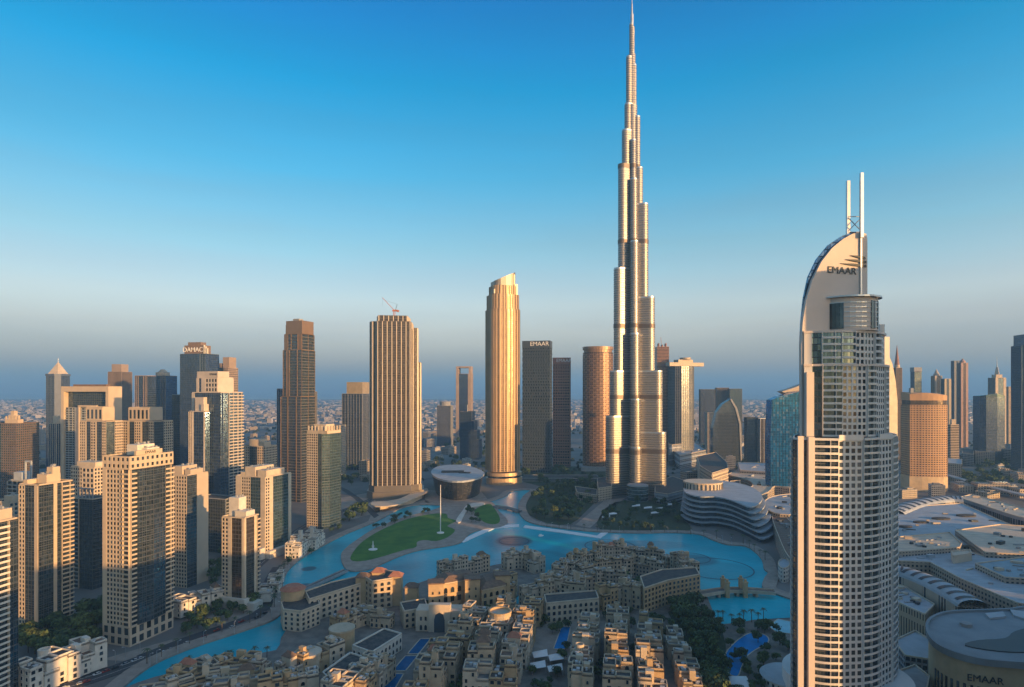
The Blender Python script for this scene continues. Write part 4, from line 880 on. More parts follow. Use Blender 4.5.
# fashion mall with wavy terraces
def wavy_building():
    base = [(683, 514), (688, 506), (700, 503), (716, 504), (730, 509), (742, 513), (756, 521), (766, 528), (775, 520), (765, 505), (745, 498), (715, 492), (695, 494), (684, 502)]
    P0 = gp(smooth([(680, 517), (686, 523), (700, 527), (718, 527), (735, 531), (750, 538), (764, 544), (776, 536), (776, 524), (762, 512), (740, 505), (716, 502), (692, 505), (683, 510)], 3))
    cx = sum(p[0] for p in P0) / len(P0); cyy = sum(p[1] for p in P0) / len(P0)
    Q = [(p[0] - cx, p[1] - cyy) for p in P0]
    t_ = thing('wavy_terrace_mall', 'rounded grey building with wavy white stacked terraces on the far lake shore', 'mall', (cx, cyy, 0))
    for k in range(6):
        f = 1 - .035 * k; sh = 2.0 * k
        S = [(x * f - sh * .3, y * f + sh) for x, y in Q]
        b = MB(); b.prism([(x * .94, y * .94 + 1.0) for x, y in S], 6.2 * k - (.01 if k else 0), 6.2 * k + 4.6, False); b.build('glazing', GL_dark, t_)
        b = MB(); b.prism(S, 6.2 * k + 4.6, 6.2 * k + 6.15, True, True); b.build('terrace', M_lgrey, t_)
    c = G(703, 486, 40); b = MB(); n = 26; r = 26
    b.cyl(c.x - cx, c.y - cyy, 37.3, r * 1.05, 9, 30, ry=r * .9); b.cyl(c.x - cx, c.y - cyy, 46.35, r * 1.08, .8, 30, ry=r * .93); b.build('roof_drum', M_sand2, t_)
    b = MB()
    for i in range(30):
        a = 2 * pi * i / 30; b.box(c.x - cx + (r * 1.05 + .3) * cos(a), c.y - cyy + (r * .9 + .3) * sin(a), 37.4, 1.4, .7, 7.5, a + pi / 2)
    b.build('drum_window', M_win, t_, kind='stuff')
wavy_building()
lowblock('banded_office', 'brown office block with sloping horizontal bands behind the wavy terrace building', 'office', [(697, 456), (716, 452), (727, 462), (728, 468), (712, 473), (700, 466)], 46, F_beige, floors=8, glass=M_sand2)
lowblock('flat_roofed_hall', 'long flat grey hall right behind the banded brown office', 'hall', [(668, 447), (695, 443), (706, 450), (680, 455)], 34, F_off, M_lgrey, floors=3, glass=M_lgrey)
lowblock('white_office', 'small white office with tall pilasters right of the tallest skyscraper', 'office', [(668, 440), (686, 438), (688, 443), (669, 445)], 50, facade('pilaster_windows', (0.5, 0.5, 0.5), (0.05, 0.06, 0.08), 14, 5, 0.6, 0.85))
lowblock('mall_roof_wing', 'sinuous beige ramp roof curving behind the wavy terrace building', 'mall', smooth([(728, 474), (748, 470), (775, 474), (795, 480), (795, 488), (775, 486), (768, 492), (745, 500), (735, 494), (752, 486), (748, 480)], 3), 20, F_beige, M_sand2)
lowblock('mall_block', 'large grey mall block behind the curving beige ramp roof', 'mall', [(738, 462), (800, 464), (800, 474), (740, 470)], 26, F_off, M_lgrey, floors=3, glass=M_lgrey)
lowblock('pale_blue_hall', 'round-cornered pale blue roofed hall left of the white lettered tower', 'hall', smooth([(765, 500), (778, 495), (800, 495), (806, 512), (780, 514), (766, 508)], 3), 22, F_beige, M_lgrey)
lowblock('small_pavilion', 'small lit beige box on the roofs behind the wavy terrace building', 'pavilion', [(730, 481), (740, 480), (741, 487), (731, 488)], 30, M_sand2)
lowblock('lakeside_hall', 'curved beige hall along the right lake shore beside the lettered tower', 'hall', smooth([(772, 515), (784, 515), (800, 535), (800, 560), (788, 556), (778, 535)], 3), 18, F_beige, M_roofb)
lowblock('round_kiosk', 'small round white-roofed kiosk above the right lake shore', 'kiosk', [(784 + 6 * cos(k * pi / 8), 563 + 5 * sin(k * pi / 8)) for k in range(16)], 14, F_white, M_lgrey)

# opera house (dhow shaped)
def opera():
    P0 = [(432, 472), (437, 467), (450, 465), (466, 465.5), (480, 470), (483, 474), (476, 478), (462, 480.5), (448, 480), (437, 477)]
    z = 34; T = gp(smooth(P0, 3), z); cx = sum(p[0] for p in T) / len(T); cyy = sum(p[1] for p in T) / len(T); T = [(p[0] - cx, p[1] - cyy) for p in T]
    t_ = thing('opera_house', 'dark boat-shaped concert hall with flat pale roof behind the oval lawn', 'concert hall', (cx, cyy, 0))
    B = [(x * .86, y * .86) for x, y in T]; b = MB(); n = len(T)
    B, T2 = (B[::-1], T[::-1]) if sum(T[i][0] * T[(i + 1) % n][1] - T[(i + 1) % n][0] * T[i][1] for i in range(n)) < 0 else (B, T)
    u = 0
    for i in range(n):
        j = (i + 1) % n; L = hypot(T2[j][0] - T2[i][0], T2[j][1] - T2[i][1])
        b.face([(*B[i], 0), (*B[j], 0), (*T2[j], z - 3), (*T2[i], z - 3)], [(u, 0), (u + L, 0), (u + L, z), (u, z)]); u += L
    b.build('glazing', facade('slatted_glass', (0.05, 0.05, 0.055), (0.03, 0.04, 0.05), 2.2, 3, .8, .6), t_)
    b = MB(); b.prism([(x * 1.04, y * 1.04) for x, y in T2], z - 2.95, z, True, True); b.build('roof', M_lgrey, t_)
    b = MB(); b.box(-8, 4, z + .02, 40, 14, 2.5, .1); b.box(14, -6, z + .02, 20, 8, 1.6, -.1); b.build('roof_hatch', M_roofd, t_)
    b = MB(); b.prism([(x * .98, y * .98) for x, y in B], 0, 4, True); b.build('plinth', M_dark, t_)
opera()

# flag pole / fountain mast on the lawn
c = G(440.5, 533, 1.75); fp = thing('flagpole', 'tall white flagpole standing on the edge of the oval lawn', 'flagpole', (c.x, c.y, 1.75))
b = MB(); b.cyl(0, 0, 0, .7, 60, 10, r2=.35); b.build('pole', M_whitep, fp); b = MB(); b.cyl(0, 0, 0, 4.5, .8, 20); b.build('base', M_whitep, fp)
c = G(373, 549.5, 1.75); fp = thing('sculpture', 'small white upright sculpture on a round disc on the left of the oval lawn', 'sculpture', (c.x, c.y, 1.75))
b = MB(); b.cyl(0, 0, .02, 5, .5, 20); b.build('base', M_whitep, fp); b = MB(); b.cyl(0, 0, .5, .9, 9, 10, r2=.3); b.box(0, 0, 3.5, 3, .6, .8); b.build('figure', M_whitep, fp)

# ================================================================== RIGHT: lettered tower
EY = 324.0
def emaar():
    X0 = XY(845, EY); s = EY / FP
    M_w = mat('white_cladding', (0.68, 0.64, 0.60), 0.55, var=0.05, scale=0.05); M_p = mat('pink_stone', (0.66, 0.56, 0.49), 0.7, var=0.05, scale=0.05)
    t = Tower('lettered_tower', 'white curved high-rise with lettering on its sail-shaped top and two masts, right foreground', 'skyscraper', 0, 1, EY, 0, 1, wall=M_w, glass=GL_dark, trim=M_w, indiv=True, fh=3.5, bw=3.2, loc=(X0, EY), wd=(58, 36))
    t.round_b = True; t.balm = M_w; Z = lambda y: CH - (y - HY) * s; x = lambda px, dep=0.0: (px - 512) * (EY + dep) / FP - X0
    PX = [(793, 3), (797, 0), (812, -.4), (813.5, -.6), (838, -3), (862, -1.6), (878, 3.5), (891, 12), (897, 26), (892, 40), (806, 44), (794, 20)]
    P = [(x(a, c), c) for a, c in PX]
    z1 = Z(440)
    t.body(P, 0, z1, ['c', '', '', 'b', 'g', 'b', 'g', 'b', 'g', '', '', 'b'], pw=.34, sh=.36, bw=3.6, fh=3.7)
    t.Wm.ring(P, .6, z1, z1 + 1.2)
    cp = MB(); cp.strip(P[3], P[4], 2.0, z1, 1.2); cp.strip(P[4], P[5], 1.2, z1 + .01, 3); cp.strip(P[5], P[6], 1.6, z1 + .02, 1.2); cp.strip(P[6], P[7], 1.2, z1 + .03, 3); cp.build('cornice', M_w, t.root)
    b = MB(); b.strip((x(797), 0), (x(802.5), -.2), 1.4, 0, z1 + 2.2); b.strip((x(806.5), -.3), (x(812.5), -.5), 2.4, 0, z1 + 1.8); b.build('pilaster', M_p, t.root)
    b = MB(); b.box(6, 22, z1 + .1, 26, 24, 5); b.build('terrace_block', M_p, t.root)
    # upper tier
    UX = [(804, 7), (812, 6), (813, 6), (822, 4), (842, 2.2), (857, 2.2), (866, 3.5), (876, 7), (884, 14), (887, 24), (880, 38), (812, 40)]
    U = [(x(a, c), c) for a, c in UX]
    z2, z3 = Z(437) , Z(365)
    t.body(U, z2, z3, ['w', 'w', '', 'b', 'g', 'g', 'b', 'g', 'b', '', '', ''])
    V = [(a * .97, c + 1.2) for a, c in U]; z4 = Z(331)
    t.body(V, z3 + .1, z4, ['w', 'w', '', 'b', 'b', 'g', 'g', 'b', 'g', '', '', ''])
    b = MB()
    for (W_, zz) in ((U, z3), (V, z4)):
        b.prism([(a * 1.03, c * 1.0 - .9) for a, c in W_], zz - .45, zz + .75, True, True)
    b.build('ledge', M_p, t.root)
    b = MB(); b.strip((x(805, 6), 5.8), (x(812, 6), 5.4), 2.2, z2, Z(372) - z2); b.build('pilaster', M_p, t.root)
    # drum
    dcx, dr = x(849, 14), (x(877, 14) - x(824, 14)) / 2
    zd0, zd1 = z4 + .8, Z(296)
    b = MB(); b.cyl(dcx, 14, zd0, dr, zd1 - zd0, 32, ry=dr * .8); b.build('drum', M_p, t.root)
    b = MB()
    for a in (200, 208, 216, 224, 232): b.box(dcx + (dr + .1) * cos(R(a)), 14 + (dr * .8 + .1) * sin(R(a)), zd0 + 1, 1.9, .7, zd1 - zd0 - 4, R(a + 90))
    for a in (296, 304, 320): b.box(dcx + (dr + .1) * cos(R(a)), 14 + (dr * .8 + .1) * sin(R(a)), zd0 + 1, 1.7, .7, zd1 - zd0 - 3, R(a + 90))
    b.build('drum_glazing', M_win, t.root)
    b = MB(); [b.cyl(dcx, 14, zd0 + 2 + k * 2.6, dr + .35, .5, 32, ry=dr * .8 + .35) for k in range(6)]; b.build('drum_bands', M_metal, t.root)
    b = MB(); b.cyl(dcx, 14, zd1, dr + 1.8, .9, 32, ry=dr * .8 + 2.5); b.build('canopy', M_metal, t.root)
    # sail
    sail = [(801.5, 440), (801, 345), (802.5, 322), (806, 300), (812, 280), (821, 262), (832, 248), (843, 239), (852, 234), (860, 232), (866, 234), (867, 240), (867, 330), (850, 350), (812, 350), (812, 440)]
    sp = t.root
    o = profile_tower(sp, sail, EY + 9, 845, 2.4, M_p, 'sail', 8.6, X0)
    sail2 = [(801, 440), (800.5, 345), (801.5, 322), (804, 298), (808.5, 277), (817, 259), (828.5, 245), (841, 236.5), (850, 232.5), (858, 232.0), (858, 240), (845, 244), (830, 256), (818, 275), (812, 295), (808, 330), (808, 440)]
    profile_tower(sp, sail2, EY + 11, 845, 1.6, GL_blue, 'sail_edge', 11.1, X0)
    b = MB(); b.box(x(848, 14), 14, Z(235), 1.7, 1.7, Z(172) - Z(235)); b.build('mast', M_metal, t.root)
    b = MB(); b.box(x(861.5, 7.6), 7.6, Z(234), 1.6, 1.6, Z(168) - Z(234)); b.box(x(861.5, 7.6), 8.1, Z(292), .8, .8, Z(234) - Z(292)); b.build('mast', M_metal, t.root)
    b = MB()
    for (p, q) in (((848, 212), (861.5, 226)), ((861.5, 212), (848, 226)), ((848, 211), (861.5, 211)), ((848, 227), (861.5, 227))): b.beam((x(p[0], 10.5), 10.5, Z(p[1])), (x(q[0], 10.5), 10.5, Z(q[1])), .25)
    b.build('cross_brace', M_metal, t.root)
    k_ = 333 / 324
    text('EMAAR', 5.4, M_dark, t.root, (x(842, 8.3), 8.3, CH - (271 - HY) * (EY + 9) / FP), (R(90), R(4), 0), .12, sx=.93)
    for i, (x0_, x1_, yy) in enumerate(((840, 866, 264.5), (845, 866, 260.5), (850, 865, 256.5))):
        sq = (EY + 8.4) / FP; b = MB(); zc = CH - (yy - HY) * sq; a0, a1 = x(x0_, 8.4), x(x1_, 8.4)
        pts = [(a0, zc + .6), ((a0 + a1) / 2, zc - .7), (a1, zc - 1.6), (a1, zc - .3), ((a0 + a1) / 2, zc + .5)]
        b.face([(p[0], 7.9, p[1]) for p in pts]); b.face([(p[0], 8.5, p[1]) for p in pts[::-1]])
        for j in range(5): p, q = pts[j], pts[(j + 1) % 5]; b.face([(p[0], 8.5, p[1]), (q[0], 8.5, q[1]), (q[0], 7.9, q[1]), (p[0], 7.9, p[1])])
        b.build('emblem', M_dark, t.root)
    # rear white turret
    b = MB(); b.box(x(879, 34), 34, z2, 3, 6, Z(318) - z2); b.box(x(884, 38), 38, z2, 3, 6, Z(331) - z2); b.build('rear_turret', M_w, t.root)
    # round podium
    b = MB(); b.cyl(x(846, 22), 22, 0, 34, 17, 40, ry=32); b.build('podium', M_w, t.root)
    t.done()
emaar()

# yellow lit curved slab behind it
Yy = 620; rt = thing('curved_slab', 'bright yellow-lit curved slab peeking out right of the lettered tower', 'tower', (XY(890, Yy), Yy + 10, 0)); by = HY + CH * FP / Yy
profile_tower(rt, [(870, by), (870, 345), (884, 347), (890, 352), (895, 364), (898, 380), (900, 400), (900.5, by)], Yy, 890, 6, mat('pale_cladding', (0.62, 0.52, 0.38), 0.5), 'wall', -6)
profile_tower(rt, [(870, by), (870, 352), (886, 355), (892, 368), (895, 384), (897, 402), (897.5, by)], Yy, 890, 26, GL_brown, 'glazing', 0.1)

# T40 - T47
t = Tower('spired_tower', 'thin tower with a tall brown pointed spire, right behind the yellow-lit slab', 'tower', 892, 902, 1500, 0, 1, wall=MATS['brown_stone'], glass=GL_brown)
h = t.H(368); t.rect(0, 0, t.w, t.d, 0, h, S='v', E='v', N='', W='v')
t.part('spire', mat('copper_roof', (0.3, 0.14, 0.1), .6), lambda b: [b.cyl(0, 0, h + 8, t.w * .36, 50, 10, r2=.3)]); t.part('drum', M_cream, lambda b: [b.cyl(0, 0, h, t.w * .4, 8, 16)]); t.done()
t = Tower('office_tower', 'dark distant tower with slightly flared top left of the ochre curved hotel', 'tower', 910, 922, 1800, 0, .8, wall=M_dark, glass=GL_dark)
t.rect(0, 0, t.w * .9, t.d, 0, t.H(372), S='c', E='c', N='', W='c'); t.part('crown', M_grey, lambda b: [b.box(0, 0, t.H(372), t.w, t.d, 14)]); t.done()
# T42
Mo = mat('ochre_stone', (0.50, 0.29, 0.15), 0.7, var=0.08, scale=0.05)
t = Tower('curved_hotel', 'broad ochre hotel with dense windows and a sloping curved top', 'hotel', 901, 949, 1060, -6, 0.55, wall=Mo, glass=GL_brown, trim=Mo, fh=4, bw=4)
w, d = t.w, t.d; h = t.H(405); P = [(-w / 2, -d * .36)] + [(-w / 2 + w * k / 7, -d / 2 - 1 + .45 * (k - 4) ** 2) for k in range(1, 7)] + [(w / 2, -d * .35), (w / 2, d / 2), (-w / 2, d / 2)]
t.body(P, 26, h, ['g'] * 8 + ['', 'g'], pw=.35, sh=.5)
t.Gm.prism([(x_ * .97, y_ * .97) for x_, y_ in P], h + .05, h + 8, False)
t.part('crown', Mo, lambda b: [b.prism(P, h + 8, h, True, True, z1f=lambda p: h + 26 - 8 * abs(p[0] + w * .15) / w - (p[1] < 0) * 4)])
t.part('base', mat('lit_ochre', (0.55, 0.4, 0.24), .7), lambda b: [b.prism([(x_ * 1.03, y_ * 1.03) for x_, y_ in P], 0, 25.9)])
t.part('roof_plant', M_grey, lambda b: [b.box(-w * .36, 0, h + 14, 5, 6, 16)]); t.done()
for (x0, x1, y, Y, m, gl, lb, sp) in [(931, 942, 376, 1800, M_beige, GL_gold, 'lit cream tower with a pointed cap behind the ochre hotel, leftmost of four', 14), (941, 951, 379, 1750, M_goldd, GL_blue, 'dark blue tower second of four behind the ochre hotel', 0), (951, 960, 361, 1900, M_grey, GL_blue, 'tall dark-sided slab, third of four behind the ochre hotel', 0), (957, 968, 363, 1850, mat('rose_stone', (0.42, 0.27, 0.22), .7), GL_brown, 'rose coloured tower with rounded cap, rightmost of four behind the ochre hotel', 8)]:
    t = Tower('office_tower', lb, 'tower', x0, x1, Y, -4, .9, wall=m, glass=gl, group='four towers behind the ochre hotel'); h = t.H(y)
    t.rect(0, 0, t.w, t.d, 0, h, S=[(.3, 'w'), (.4, 'v'), (.3, 'w')], E='v', N='', W='v')
    if sp: t.part('crown', m, lambda b: [b.cyl(0, 0, h, t.w * .4, 6, 14), b.cyl(0, 0, h + 6, t.w * .35, sp, 14, r2=1)])
    t.done()
t = Tower('residential_block', 'small bright yellow-lit stepped block at the right foot of the ochre hotel', 'apartment block', 947, 959, 1300, -8, .8, wall=M_cream, glass=GL_brown)
t.rect(0, 0, t.w, t.d, 0, t.H(425), S='h', E='h', N='', W='h'); t.part('penthouse', M_cream, lambda b: [b.box(0, 0, t.H(425), t.w * .5, t.d * .5, 12)]); t.done()
t = Tower('art_deco_tower', 'pale stepped tower with needle spire, left of the dark slab at right edge', 'tower', 988, 1006, 1700, 0, .9, wall=M_sand2, glass=GL_blue)
w, d = t.w, t.d; h = t.H(378); t.rect(0, 0, w, d, 0, h, S=[(.25, 'w'), (.5, 'c'), (.25, 'w')], E='v', N='', W='v')
t.part('crown', M_sand2, lambda b: [b.box(0, 0, h, w * .6, d * .6, 10), b.cyl(0, 0, h + 10, w * .24, 22, 4, r2=w * .1)]); t.part('spire', M_metal, lambda b: [b.cyl(0, 0, h + 31, 1.4, 30, 8, r2=.2)]); t.done()
t = Tower('residential_tower', 'beige square tower right of the pale needle-spired tower', 'tower', 1004, 1014, 1750, 0, 1, wall=M_beige, glass=GL_brown); t.rect(0, 0, t.w, t.d, 0, t.H(387), S='g', E='g', N='', W='g'); t.done()
t = Tower('curved_office', 'low wide dark blue office with a curved roofline, right of the four towers', 'office', 973, 1007, 1450, -4, .6, wall=M_glassb, glass=GL_blue)
w, d = t.w, t.d; h = t.H(396); P = [(-w / 2, -d * .2), (-w * .35, -d / 2), (w * .1, -d / 2), (w * .1, -d * .4), (w / 2, -d * .3), (w / 2, d / 2), (-w / 2, d / 2)]
t.body(P, 0, h - 2, ['c', 'c', '', 'c', 'c', '', 'c']); t.part('crown', M_glassb, lambda b: [b.prism(P, h - 2, h, z1f=lambda p: h + 8 - 16 * abs(p[0]) / w)]); t.done()
t = Tower('glass_tower', 'tall dark blue stepped slab cut by the right edge of the picture', 'skyscraper', 1010, 1060, 1250, -10, .6, wall=MATS['slate_panel'], glass=GL_blue)
w, d = t.w, t.d; t.rect(w * .05, 0, w * .9, d, 0, t.H(334), S='c', E='c', N='', W='c'); t.rect(w * .2, 0, w * .6, d * .9, t.H(334), t.H(326), S='w', E='w', N='', W='w')
t.rect(-w * .45, 0, w * .099, d * .8, 0, t.H(345), S='v', E='', N='', W='v'); t.done()

# mid-rise housing right
r2 = random.Random(5)
for i, (x, y, wpx, z, m) in enumerate([(955, 462, 14, 35, 0), (968, 452, 12, 30, 1), (985, 450, 20, 32, 0), (1003, 447, 16, 38, 1), (1018, 452, 12, 34, 0)]):
    lowblock('apartment_block', ['beige', 'grey'][m] + ' mid-rise apartment block, ' + ordinal(i) + ' in the cluster right of the ochre hotel', 'apartment block', [(x - wpx / 2, y - 4), (x + wpx / 2, y - 3), (x + wpx / 2, y + 2), (x - wpx / 2, y + 1)], z, [F_beige, F_off][m], [M_lgrey, M_roofd][m], grp='mid-rise blocks right of the ochre hotel')

# ---- mall roofs, right
def vault(name, lb, line, width, z, h, n=9):
    "barrel roof made of pale ribs with dark slots"
    L = [G(x, y, z) for x, y in line]; t_ = thing(name, lb, 'roof', tuple(Vector((L[0].x, L[0].y, 0))))
    pts = []; N = n * 4
    def at(tt):
        q = tt * (len(L) - 1); i = min(int(q), len(L) - 2); return L[i].lerp(L[i + 1], q - i)
    for part, nm, m in ((0, 'shell', M_lgrey), (1, 'slot', M_dark)):
        if part == 0:
            b = MB()
            for i in range(N):
                A, B = at(i / N), at((i + 1) / N); d = (B - A); d.z = 0; d.normalize(); nn = Vector((-d.y, d.x, 0)); K = 10
                for k in range(K):
                    a0, a1 = pi * k / K, pi * (k + 1) / K; f = lambda P, a: (P.x - L[0].x + nn.x * width / 2 * cos(a), P.y - L[0].y + nn.y * width / 2 * cos(a), z + h * sin(a))
                    b.face([f(A, a0), f(A, a1), f(B, a1), f(B, a0)])
            b.build(nm, m, t_)
            b = MB(); A = [at(i / 12) for i in range(13)]; ribbon(b, [(p.x - L[0].x, p.y - L[0].y) for p in A], width, 0, z); b.build('wall', F_beige, t_)
        else:
            for j in range(n):
                b = MB(); i0 = (j + .25) / n; i1 = (j + .62) / n; K = 8
                A, B = at(i0), at(i1); d = (B - A); d.z = 0; d.normalize(); nn = Vector((-d.y, d.x, 0))
                for k in range(K):
                    a0, a1 = pi * (.18 + .62 * k / K), pi * (.18 + .62 * (k + 1) / K); f = lambda P, a: (P.x - L[0].x + nn.x * (width / 2 + .15) * cos(a), P.y - L[0].y + nn.y * (width / 2 + .15) * cos(a), z + (h + .25) * sin(a))
                    b.face([f(A, a0), f(A, a1), f(B, a1), f(B, a0)])
                b.build('slot', m, t_)
    return t_
MZ = 30
def slab(name, lb, px, z, roof, wall=None, cat='mall', **k): return lowblock(name, lb, cat, px, z, wall or F_beige, roof, **k)
slab('mall_hall', 'wide pale mall roof with four dark oval skylights, below the ochre hotel', [(880, 508), (962, 503), (1000, 520), (1024, 530), (1060, 540), (1060, 548), (960, 545), (880, 552)], MZ, M_lgrey)
for i, (x, y, rx) in enumerate([(905, 526.5, 8), (921, 522, 9), (941, 518.5, 11), (966, 515.5, 12)]):
    c = G(x, y, MZ); o = MB(); o.cyl(0, 0, 0, rx * .95, 1.5, 24, ry=rx * .5); o = o.build('oval_skylight', M_roofd); o.location = (c.x, c.y, MZ - .7); o['label'] = ordinal(i) + ' from left of the four dark oval skylights in the wide pale mall roof'; o['category'] = 'skylight'; o['group'] = 'four oval skylights'
vault('barrel_roof', 'far curved barrel roof with brown slots, just under the ochre hotel', [(893, 514), (910, 507), (930, 502), (948, 500), (962, 501)], 26, MZ - 2, 6, 13)
slab('mall_hall', 'smooth beige sloping mall roof right of the four oval skylights', [(955, 530), (1000, 524), (1060, 528), (1060, 556), (985, 552)], MZ + 5, M_sand2)
slab('mall_hall', 'beige strip roof with a lit parapet beside the lettered tower', [(880, 538), (950, 532), (962, 543), (960, 547), (880, 553)], MZ + 5, M_sand2)
slab('mall_hall', 'blue-grey mall roof crossed by skylight strips, middle right', [(885, 552), (960, 548), (985, 556), (1060, 552), (1060, 608), (1018, 603), (960, 578), (930, 562), (885, 560)], MZ + 1, M_lgrey)
slab('mall_hall', 'teal-grey roof panel reaching the right edge of the picture', [(975, 563), (1060, 552), (1060, 580), (1005, 577)], MZ + 5, mat('teal_roof', (0.25, 0.33, 0.37), .7, scale=.08))
slab('roof_plant_house', 'lit beige roof plant house in the middle of the mall roofs', [(951, 551), (970, 549), (972, 553), (953, 556)], MZ + 7, M_sand2, M_sand2)
vault('barrel_roof', 'near curved barrel roof with black slots above the round lettered rotunda', [(892, 572), (905, 574), (922, 580), (940, 588), (958, 598), (974, 608)], 20, MZ + 1, 5.5, 9)
slab('mall_wing', 'lower blue-grey mall wing with pilastered beige wall under the near barrel roof', [(880, 578), (905, 586), (935, 604), (925, 614), (880, 594)], MZ - 5, M_lgrey, facade('pilaster_beige', (0.45, 0.35, 0.24), (0.10, 0.09, 0.08), 18, 2.4, .4, .8))
slab('mall_wing', 'long pale building with dark window strip under the raised highway', [(958, 497), (972, 494), (1024, 508), (1060, 520), (1060, 527), (1010, 514)], 26, M_sand2, facade('strip_windows', (0.3, 0.3, 0.32), (0.03, 0.05, 0.07), 12, 4, .8, .6))
slab('low_annex', 'low terrace annex with stacked blue roofs at the foot of the lettered tower', [(893, 640), (915, 630), (932, 640), (935, 660), (905, 655)], 12, M_lgrey, F_off, cat='building')
slab('low_annex', 'dark-roofed plaza block at the bottom edge right of the lettered tower', [(893, 672), (915, 664), (930, 676), (925, 700), (893, 700)], 12, M_grey, F_off, cat='building')
# rotunda
def rotunda():
    z = 34; P0 = [(926, 632), (927, 622), (938, 615), (955, 612), (985, 611), (1010, 610), (1040, 608), (1090, 630), (1080, 665), (1010, 664), (975, 660), (948, 652), (933, 643)]
    T = gp(smooth(P0, 3), z); cx = sum(p[0] for p in T) / len(T); cyy = sum(p[1] for p in T) / len(T); Q = [(p[0] - cx, p[1] - cyy) for p in T]
    n = len(Q); Q = Q[::-1] if sum(Q[i][0] * Q[(i + 1) % n][1] - Q[(i + 1) % n][0] * Q[i][1] for i in range(n)) < 0 else Q
    t_ = thing('mall_rotunda', 'large rounded mall building with EMAAR on its beige slotted facade, bottom right corner', 'mall', (cx, cyy, 0))
    Wl = [(x * .95, y * .95) for x, y in Q]
    b = MB(); b.prism(Wl, 0, z - 2, False); b.build('wall', mat('rotunda_stone', (0.50, 0.38, 0.23), .8, scale=.1), t_)
    b = MB(); b.prism(Q, z - 2.2, z); b.ring(Q, 1.6, z, z + 1.5); b.build('roof', mat('rotunda_roof', (0.22, 0.25, 0.27), .8, scale=.06), t_)
    # slot windows round the front
    acc = 0
    for i in range(n):
        p, q = Vector(Wl[i]), Vector(Wl[(i + 1) % n]); dd = q - p; L = dd.length; dd.normalize(); o_ = Vector((dd.y, -dd.x))
        if o_.y > 0.25: continue
        k = 0.0
        while acc < L:
            c = p + dd * acc; w_ = MB(); w_.box(0, 0, 0, 1.3, .5, 15); ob = w_.build('slot_window', M_win, t_); ob.location = (c.x + o_.x * .05, c.y + o_.y * .05, 4); ob.rotation_euler = (0, 0, atan2(dd.y, dd.x)); acc += 3.1
        acc -= L
    c = G(966, 626, z); b = MB(); b.cyl(c.x - cx, c.y - cyy, z, 3.2, 2, 20); b.build('roof_vent', M_grey, t_)
    b = MB(); b.prism([(p[0] - cx, p[1] - cyy) for p in gp(smooth([(965, 646), (978, 641), (1005, 639), (1015, 632), (1040, 628), (1070, 640), (1040, 652), (1000, 652)], 3), z)], z + .05, z + .6); b.build('roof_skylight', M_dark, t_)
    for k, px in enumerate(([(985, 615), (1003, 613), (1006, 618), (990, 620)], [(1010, 611), (1030, 614), (1030, 622), (1014, 617)])):
        b = MB(); b.prism([(p[0] - cx, p[1] - cyy) for p in gp(px, z)], z + .02, z + 1.2); b.build('roof_panel', M_lgrey, t_)
    # lettering on the front wall
    best = min(range(n), key=lambda i: abs(CX + (Wl[i][0] + cx) * FP / (Wl[i][1] + cyy) - 981) + (0 if (Wl[i][1] < 0) else 1e3))
    p = Vector(Wl[best]); q = Vector(Wl[(best + 1) % n]); dd = (q - p).normalized(); o_ = Vector((dd.y, -dd.x)); c = p + o_ * .5
    text('EMAAR', 5.2, M_dark, t_, (c.x, c.y, 23.5), (R(90), 0, atan2(dd.y, dd.x)), .2, sx=1.0)
rotunda()

# metro viaduct and highway bridge on the right
b = MB(); ribbon(b, [tuple(p) for p in gp(smooth([(935, 470), (975, 482), (1020, 493), (1060, 503)], 5, False), 14)], 12, 11, 13); o = b.build('viaduct', M_grey); o['label'] = 'raised grey viaduct crossing towards the right edge behind the mall roofs'; o['category'] = 'viaduct'
# ================================================================== LEFT low-rise terraces and podiums
WP = []
def make_window(arch):
    b = MB(); w, h = 1.0, 1.0
    if arch:
        pts = [(-.5, 0), (.5, 0), (.5, .62)] + [(.5 * cos(a), .62 + .38 * sin(a)) for a in (pi / 4, pi / 2, 3 * pi / 4)] + [(-.5, .62)]
    else: pts = [(-.5, 0), (.5, 0), (.5, 1), (-.5, 1)]
    n = len(pts)
    b.face([(x, -.03, z) for x, z in pts]); b.m = 1
    for i in range(n):
        p, q = pts[i], pts[(i + 1) % n]; k = 1.22; P, Q = (p[0] * k, (p[1] - .5) * 1.14 + .5), (q[0] * k, (q[1] - .5) * 1.14 + .5)
        b.face([(p[0], -.3, p[1]), (p[0], 0, p[1]), (q[0], 0, q[1]), (q[0], -.3, q[1])]); b.face([(P[0], -.3, P[1]), (p[0], -.3, p[1]), (q[0], -.3, q[1]), (Q[0], -.3, Q[1])]); b.face([(P[0], 0, P[1]), (P[0], -.3, P[1]), (Q[0], -.3, Q[1]), (Q[0], 0, Q[1])])
    return b
WMESH = {}
def window_at(root, x, y, z, w, h, ang, arch, wallm):
    k = (arch, wallm.name)
    if k not in WMESH: WMESH[k] = make_window(arch).mesh('window', [M_win, wallm])
    o = link('window', WMESH[k], root, (x, y, z), ang); o.scale = (w, 1, h)
UNIT = MB(); UNIT.box(0, 0, 0, 1.6, 1.2, 1.1); UNIT = UNIT.mesh('roof_unit', mat('ac_unit', (.45, .45, .45), .7))
